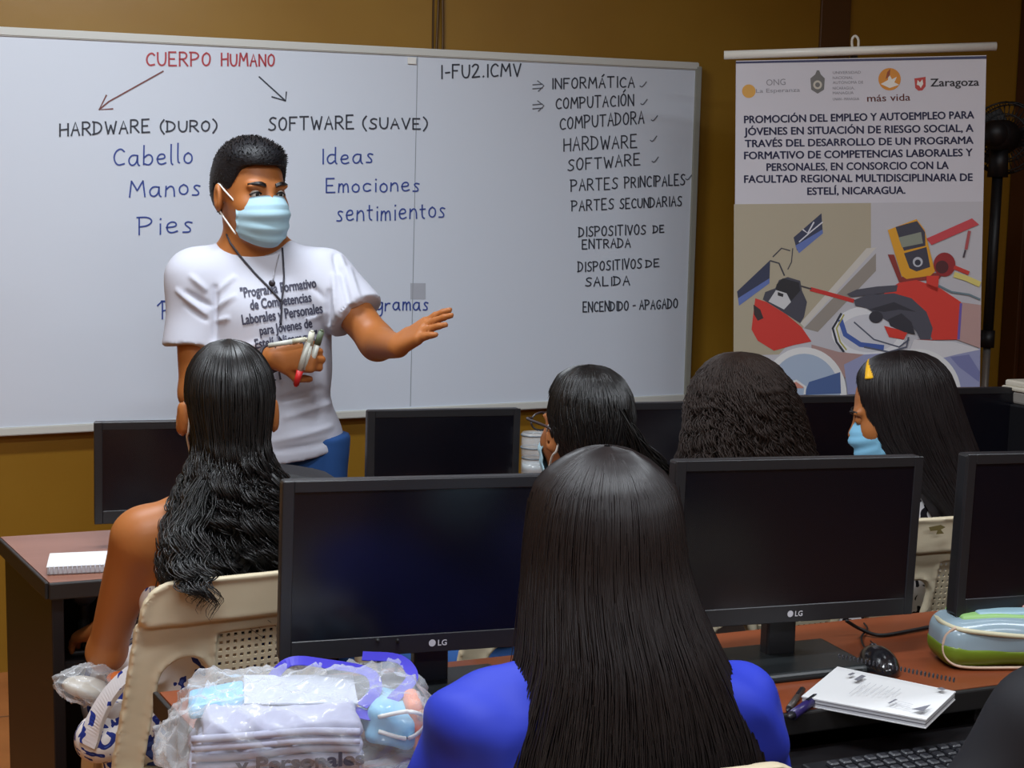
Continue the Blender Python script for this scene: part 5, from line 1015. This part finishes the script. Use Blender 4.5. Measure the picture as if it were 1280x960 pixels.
# dark bag behind the near-left monitor on the back desk
pb = at_v(374, 600, 2.98); bg = thing('shoulder_bag', 'black bag lying on the back desk in front of the instructor', 'bag', Vector((pb.x, pb.y, DZ)), RY)
hb = at_v(372, 582, 2.98).z-DZ; s = SDF(); s.box((0, 0, hb/2), (.075, .07, hb/2), np.array(Ry_(.0)), .03); s.cut((0, 0, hb*.94), (.22, 0, 1)); s.cut((0, 0, .001), (0, 0, -1)); link('bag_body', s.mesh('bag_body', .006, mat('bag_black', (30, 30, 34), .6), disp=folds(.004, FOLD_A)), bg)
mb = MB(); mb.tube(spline([(-.05, -.07, hb*.5), (-.03, -.085, hb*.8), (.03, -.085, hb*.72), (.05, -.07, hb*.45)]), .006, 8); mb.build('handle', mat('bag_black', 0), bg, smooth=True)
# round speaker on the shelf of the back desk
psx = at_v(107, 747, 2.86); sp = thing('desk_speaker', 'small round black speaker under the left end of the back desk', 'speaker', Vector((psx.x, psx.y, .529))+NW*.06, RY)
hs = psx.z-.529; mb = MB(); mb.box((0, 0, .006), (.06, .06, .012), .004); mb.cyl((0, 0, .01), (0, 0, hs), .012); mb.build('stand', M_EDGE, sp); mb = MB(); mb.lathe([(0, -.03), (.02, -.028), (.028, -.02), (.028, .02), (.02, .028), (0, .03)], seg=24)
bmesh.ops.rotate(mb.bm, verts=mb.bm.verts[:], matrix=Matrix.Rotation(math.pi/2, 3, 'X')); bmesh.ops.translate(mb.bm, verts=mb.bm.verts[:], vec=(0, 0, hs)); mb.build('driver', mat('speaker_grey', (58, 58, 62), .5), sp, smooth=True)
# pedestal fan behind the banner
fp = at_y(1250, 170, 4.75); fn = thing('pedestal_fan', 'black pedestal fan standing at the right of the banner', 'fan', Vector((fp.x, fp.y, 0)), -.5)
zf = fp.z; M_FAN = mat('fan_black', (16, 15, 18), .5); mb = MB(); mb.lathe([(0, 0), (.2, 0), (.2, .015), (.06, .04), (.03, .06), (0, .06)]); mb.build('base', M_FAN, fn, smooth=True)
mb = MB(); mb.cyl((0, 0, .05), (0, 0, zf*.62), .013); mb.build('lower_pole', mat('fan_chrome', (150, 146, 140), .35, metal=.7), fn, smooth=True); mb = MB(); mb.cyl((0, 0, zf*.6), (0, 0, zf-.1), .018); mb.cyl((0, 0, zf*.6-.02), (0, 0, zf*.6+.04), .024); mb.build('upper_pole', M_FAN, fn, smooth=True)
mb = MB(); mb.cyl((0, 0, zf-.14), (0, 0, zf-.04), .035, .03); mb.cyl((0, .06, zf), (0, -.12, zf), .06, .045); mb.ball((0, -.12, zf), .045); mb.build('motor', M_FAN, fn, smooth=True)
fb = MB()
for k in range(3):
    a = k*2.094; fb.box((.055*math.cos(a), .11, zf+.055*math.sin(a)), (.10, .006, .07), .003, Matrix.Rotation(-a, 3, 'Y') @ Matrix.Rotation(.4, 3, 'X'))
fb.cyl((0, .09, zf), (0, .13, zf), .02); fb.build('blade', M_FAN, fn)
cg = MB()
for yy, rr in ((.06, .08), (.06, .118), (.11, .125), (.155, .118), (.155, .08), (.16, .04), (.055, .05)): cg.tube([(rr*math.cos(a), yy, zf+rr*math.sin(a)) for a in np.linspace(0, 2*math.pi, 40)], .003, 5)
for k in range(40):
    a = k*2*math.pi/40; cg.tube([(r*math.cos(a), y, zf+r*math.sin(a)) for r, y in ((.03, .16), (.08, .157), (.118, .152), (.126, .11), (.118, .065), (.08, .058), (.05, .055))], .0016, 4)
cg.build('cage', M_FAN, fn, smooth=True)
# clear plastic bag with folded shirts on the near desk
bc = at_z(352, 952, DZ); B0 = Vector((bc.x, bc.y, DZ)); bag_rz = math.radians(12)
def bl(px, py, z): return at_z(px, py, z)
M_FSH = mat('folded_shirt_white', (174, 176, 198), .85, .2)
for k, (lab, z0) in enumerate((('white folded T-shirt at the bottom of the stack in the clear bag', 0.0), ('white folded T-shirt with dark printed letters, mid stack in the clear bag', .026), ('white folded T-shirt on top of the stack in the clear bag', .052))):
    t = thing('folded_shirt', lab, 'shirt', B0 + Vector((0, 0, z0+.004)), bag_rz, 'folded shirts in the clear bag'); s = SDF(); s.box((-.01+.004*k, -.005*k, .0145), (.112-.005*k, .085-.004*k, .0155), None, .014)
    link('cloth', s.mesh('cloth', .004, M_FSH, disp=folds(.006, [((36, 20, 60), .4+k, 0, .8), ((-28, 44, 24), 1.1+k, 0, .7), ((70, -14, 30), 2+k, 0, .3)], soft=False)), t)
    mb = MB()
    for zz in (.009, .021): mb.tube([(x, -.09-.005*k+.003*math.sin(x*40), zz+.002*math.sin(x*25+k)) for x in np.linspace(-.115, .095, 30)], .005, 8)
    mb.build('folded_edge', M_FSH, t, smooth=True)
    if k == 1:
        V, F = text_mesh('y Personales', .03); x1 = max(v.x for v in V); pymesh('printed_words', [Vector((-.06+v.x/x1*.16, -.1065, .003+v.y*.026)) for v in V], F, MATS['print_slogan'], t)
mk = thing('mask_pack', 'pack of light blue face masks beside the folded shirts in the clear bag', 'mask pack', B0 + Vector((.14, .04, .02)), bag_rz)
s = SDF(); s.box((0, 0, .03), (.035, .05, .028), np.array(Ry_(.3)), .014); link('masks', s.mesh('masks', .004, mat('mask_pack_blue', (130, 190, 222), .6), disp=folds(.004, [((60, 20, 90), .4, 0, 1)])), mk)
mb = MB(); mb.tube(spline([(-.02, -.05, .05), (.02, -.07, .062), (.045, -.05, .04), (.02, -.055, .02), (-.02, -.05, .03)]), .003, 6); mb.build('elastic', M_MASKW, mk, smooth=True)
ot = thing('candy_pouch', 'orange pouch at the right end of the clear bag', 'pouch', B0 + Vector((.178, .03, .008)), bag_rz); s = SDF(); s.box((0, 0, .04), (.012, .03, .04), np.array(Ry_(-.2)), .01); link('pouch_body', s.mesh('pouch_body', .004, mat('pouch_orange', (226, 118, 52), .5)), ot); mb = MB(); mb.ball((.004, -.031, .06), .008, (1, .3, 1)); mb.build('pouch_mark', mat('pouch_pale', (230, 180, 140), .5), ot, smooth=True)
cd = thing('paper_card', 'white card lying on top of the folded shirts under the purple ribbon', 'card', B0 + Vector((.02, .03, .086)), bag_rz); mb = MB(); mb.box((0, 0, .004), (.15, .085, .003), .001, Ry_(.05) @ Rx(.12)); mb.build('card_face', mat('card_grey_white', (178, 184, 198), .5), cd); mb = MB(); mb.box((-.11, .005, -.006), (.075, .07, .02), .006, Ry_(-.15)); mb.build('blue_sleeve', mat('sleeve_blue', (120, 190, 232), .4), cd)
rb_ = thing('ribbon', 'purple blue ribbon strap looped over the clear bag', 'ribbon', B0 + Vector((.07, .03, .096)), bag_rz)
def ribbon(pts, w, name, m, parent, th=.0015):
    P_ = spline(pts, 8); V, F = [], []
    for i, p in enumerate(P_):
        d = (P_[min(i+1, len(P_)-1)]-P_[max(i-1, 0)]).normalized(); s_ = d.cross(Vector((0, -.45, .9))).normalized()*w/2; n_ = s_.cross(d).normalized()*th; V += [p-s_, p+s_, p+s_+n_, p-s_+n_]
    for i in range(len(P_)-1):
        for j in range(4): F.append((i*4+j, i*4+(j+1) % 4, i*4+4+(j+1) % 4, i*4+4+j))
    return pymesh(name, V, F, m, parent, False, False)
M_RIB = mat('ribbon_purple', (54, 46, 182), .45)
ribbon([(-.09, .05, -.008), (-.06, .055, .018), (-.01, .05, .014), (.045, .03, .006), (.052, .0, -.010), (.03, -.03, -.02)], .017, 'strap', M_RIB, rb_)
ribbon([(.04, .06, .02), (.09, .05, .016), (.105, .02, .0), (.08, -.01, -.015), (.045, -.04, -.03), (.0, -.02, -.02), (-.05, -.005, -.012)], .017, 'strap', M_RIB, rb_)
mbag = bpy.data.materials.new('clear_plastic'); mbag.use_nodes = True; nt = mbag.node_tree; nt.nodes.clear(); out = nt.nodes.new('ShaderNodeOutputMaterial'); mx = nt.nodes.new('ShaderNodeMixShader'); tr = nt.nodes.new('ShaderNodeBsdfTransparent'); gl = nt.nodes.new('ShaderNodeBsdfPrincipled'); gl.inputs['Base Color'].default_value = (.85, .88, .92, 1); gl.inputs['Roughness'].default_value = .12; gl.inputs['Specular IOR Level'].default_value = .8
lw = nt.nodes.new('ShaderNodeLayerWeight'); lw.inputs['Blend'].default_value = .35; mr = nt.nodes.new('ShaderNodeMapRange'); mr.inputs['To Min'].default_value = .13; mr.inputs['To Max'].default_value = .55
nt.links.new(lw.outputs['Facing'], mr.inputs['Value']); nt.links.new(mr.outputs[0], mx.inputs[0]); nt.links.new(tr.outputs[0], mx.inputs[1]); nt.links.new(gl.outputs[0], mx.inputs[2]); nt.links.new(mx.outputs[0], out.inputs[0])
pbg = thing('plastic_bag', 'clear plastic bag of folded white shirts lying on the near desk', 'plastic bag', B0, bag_rz)
s = SDF(); s.box((.03, .0, .056), (.165, .112, .055), None, .045); s.ell((-.08, .0, .035), (.09, .11, .045), None, .03); s.ell((.15, .02, .045), (.055, .1, .05), None, .03); s.cut((0, 0, .002), (0, 0, -1))
link('film', s.mesh('film', .006, mbag, disp=folds(.011, [((24, 30, 40), .4, 0, .7), ((-50, 34, 28), 1.6, 0, .6), ((60, -44, 52), 2.2, 0, .5), ((90, 60, -40), .8, 0, .3)], soft=False)), pbg)
# knotted bag on the lap at the far left
pl = at_y(108, 858, 2.47); lapb = thing('plastic_bag', 'small clear plastic bag held beside the arm of the curly-haired woman', 'plastic bag', Vector((pl.x, pl.y, pl.z-.035)), RY)
s = SDF(); s.ell((0, 0, .035), (.06, .055, .03), np.array(Ry_(.25)), .02); s.ell((.02, 0, .05), (.03, .03, .02), None, .02); link('film', s.mesh('film', .004, mbag, disp=folds(.010, [((50, 44, 60), .4, 0, .8), ((-70, 60, 40), 1.6, 0, .7)], soft=False)), lapb)
s = SDF(); s.ell((0, 0, .033), (.045, .04, .018), np.array(Ry_(.25)), .02); link('wrapped_food', s.mesh('wrapped_food', .004, mat('food_pale', (190, 182, 168), .6)), lapb); mb = MB(); mb.ball((.055, -.01, .05), .014, (1.4, 1, .8)); mb.build('orange_corner', mat('pouch_orange', 0), lapb, smooth=True)
# flowered handbag hanging from the chair
hp_ = at_y(205, 925, 2.40); hbg = thing('handbag', 'white handbag with blue flowers hanging behind the left chair', 'handbag', Vector((hp_.x, hp_.y, hp_.z-.1)), RY)
s = SDF(); s.box((-.03, .05, .085), (.075, .03, .085), None, .025); link('pouch', s.mesh('pouch', .005, M_DRESS, disp=folds(.004, FOLD_A)), hbg)
b0 = hbg.location; M_i = (Matrix.Translation(b0) @ Rz(RY).to_4x4()).inverted(); hpts = [M_i @ at_y(x, y, 2.36) for x, y in ((112, 930), (122, 900), (138, 872), (158, 850), (180, 835), (205, 830))]
ribbon(hpts, .034, 'strap', pattern_mat('strap_print', (224, 222, 226), (40, 60, 150), 26, .60), hbg, .01)
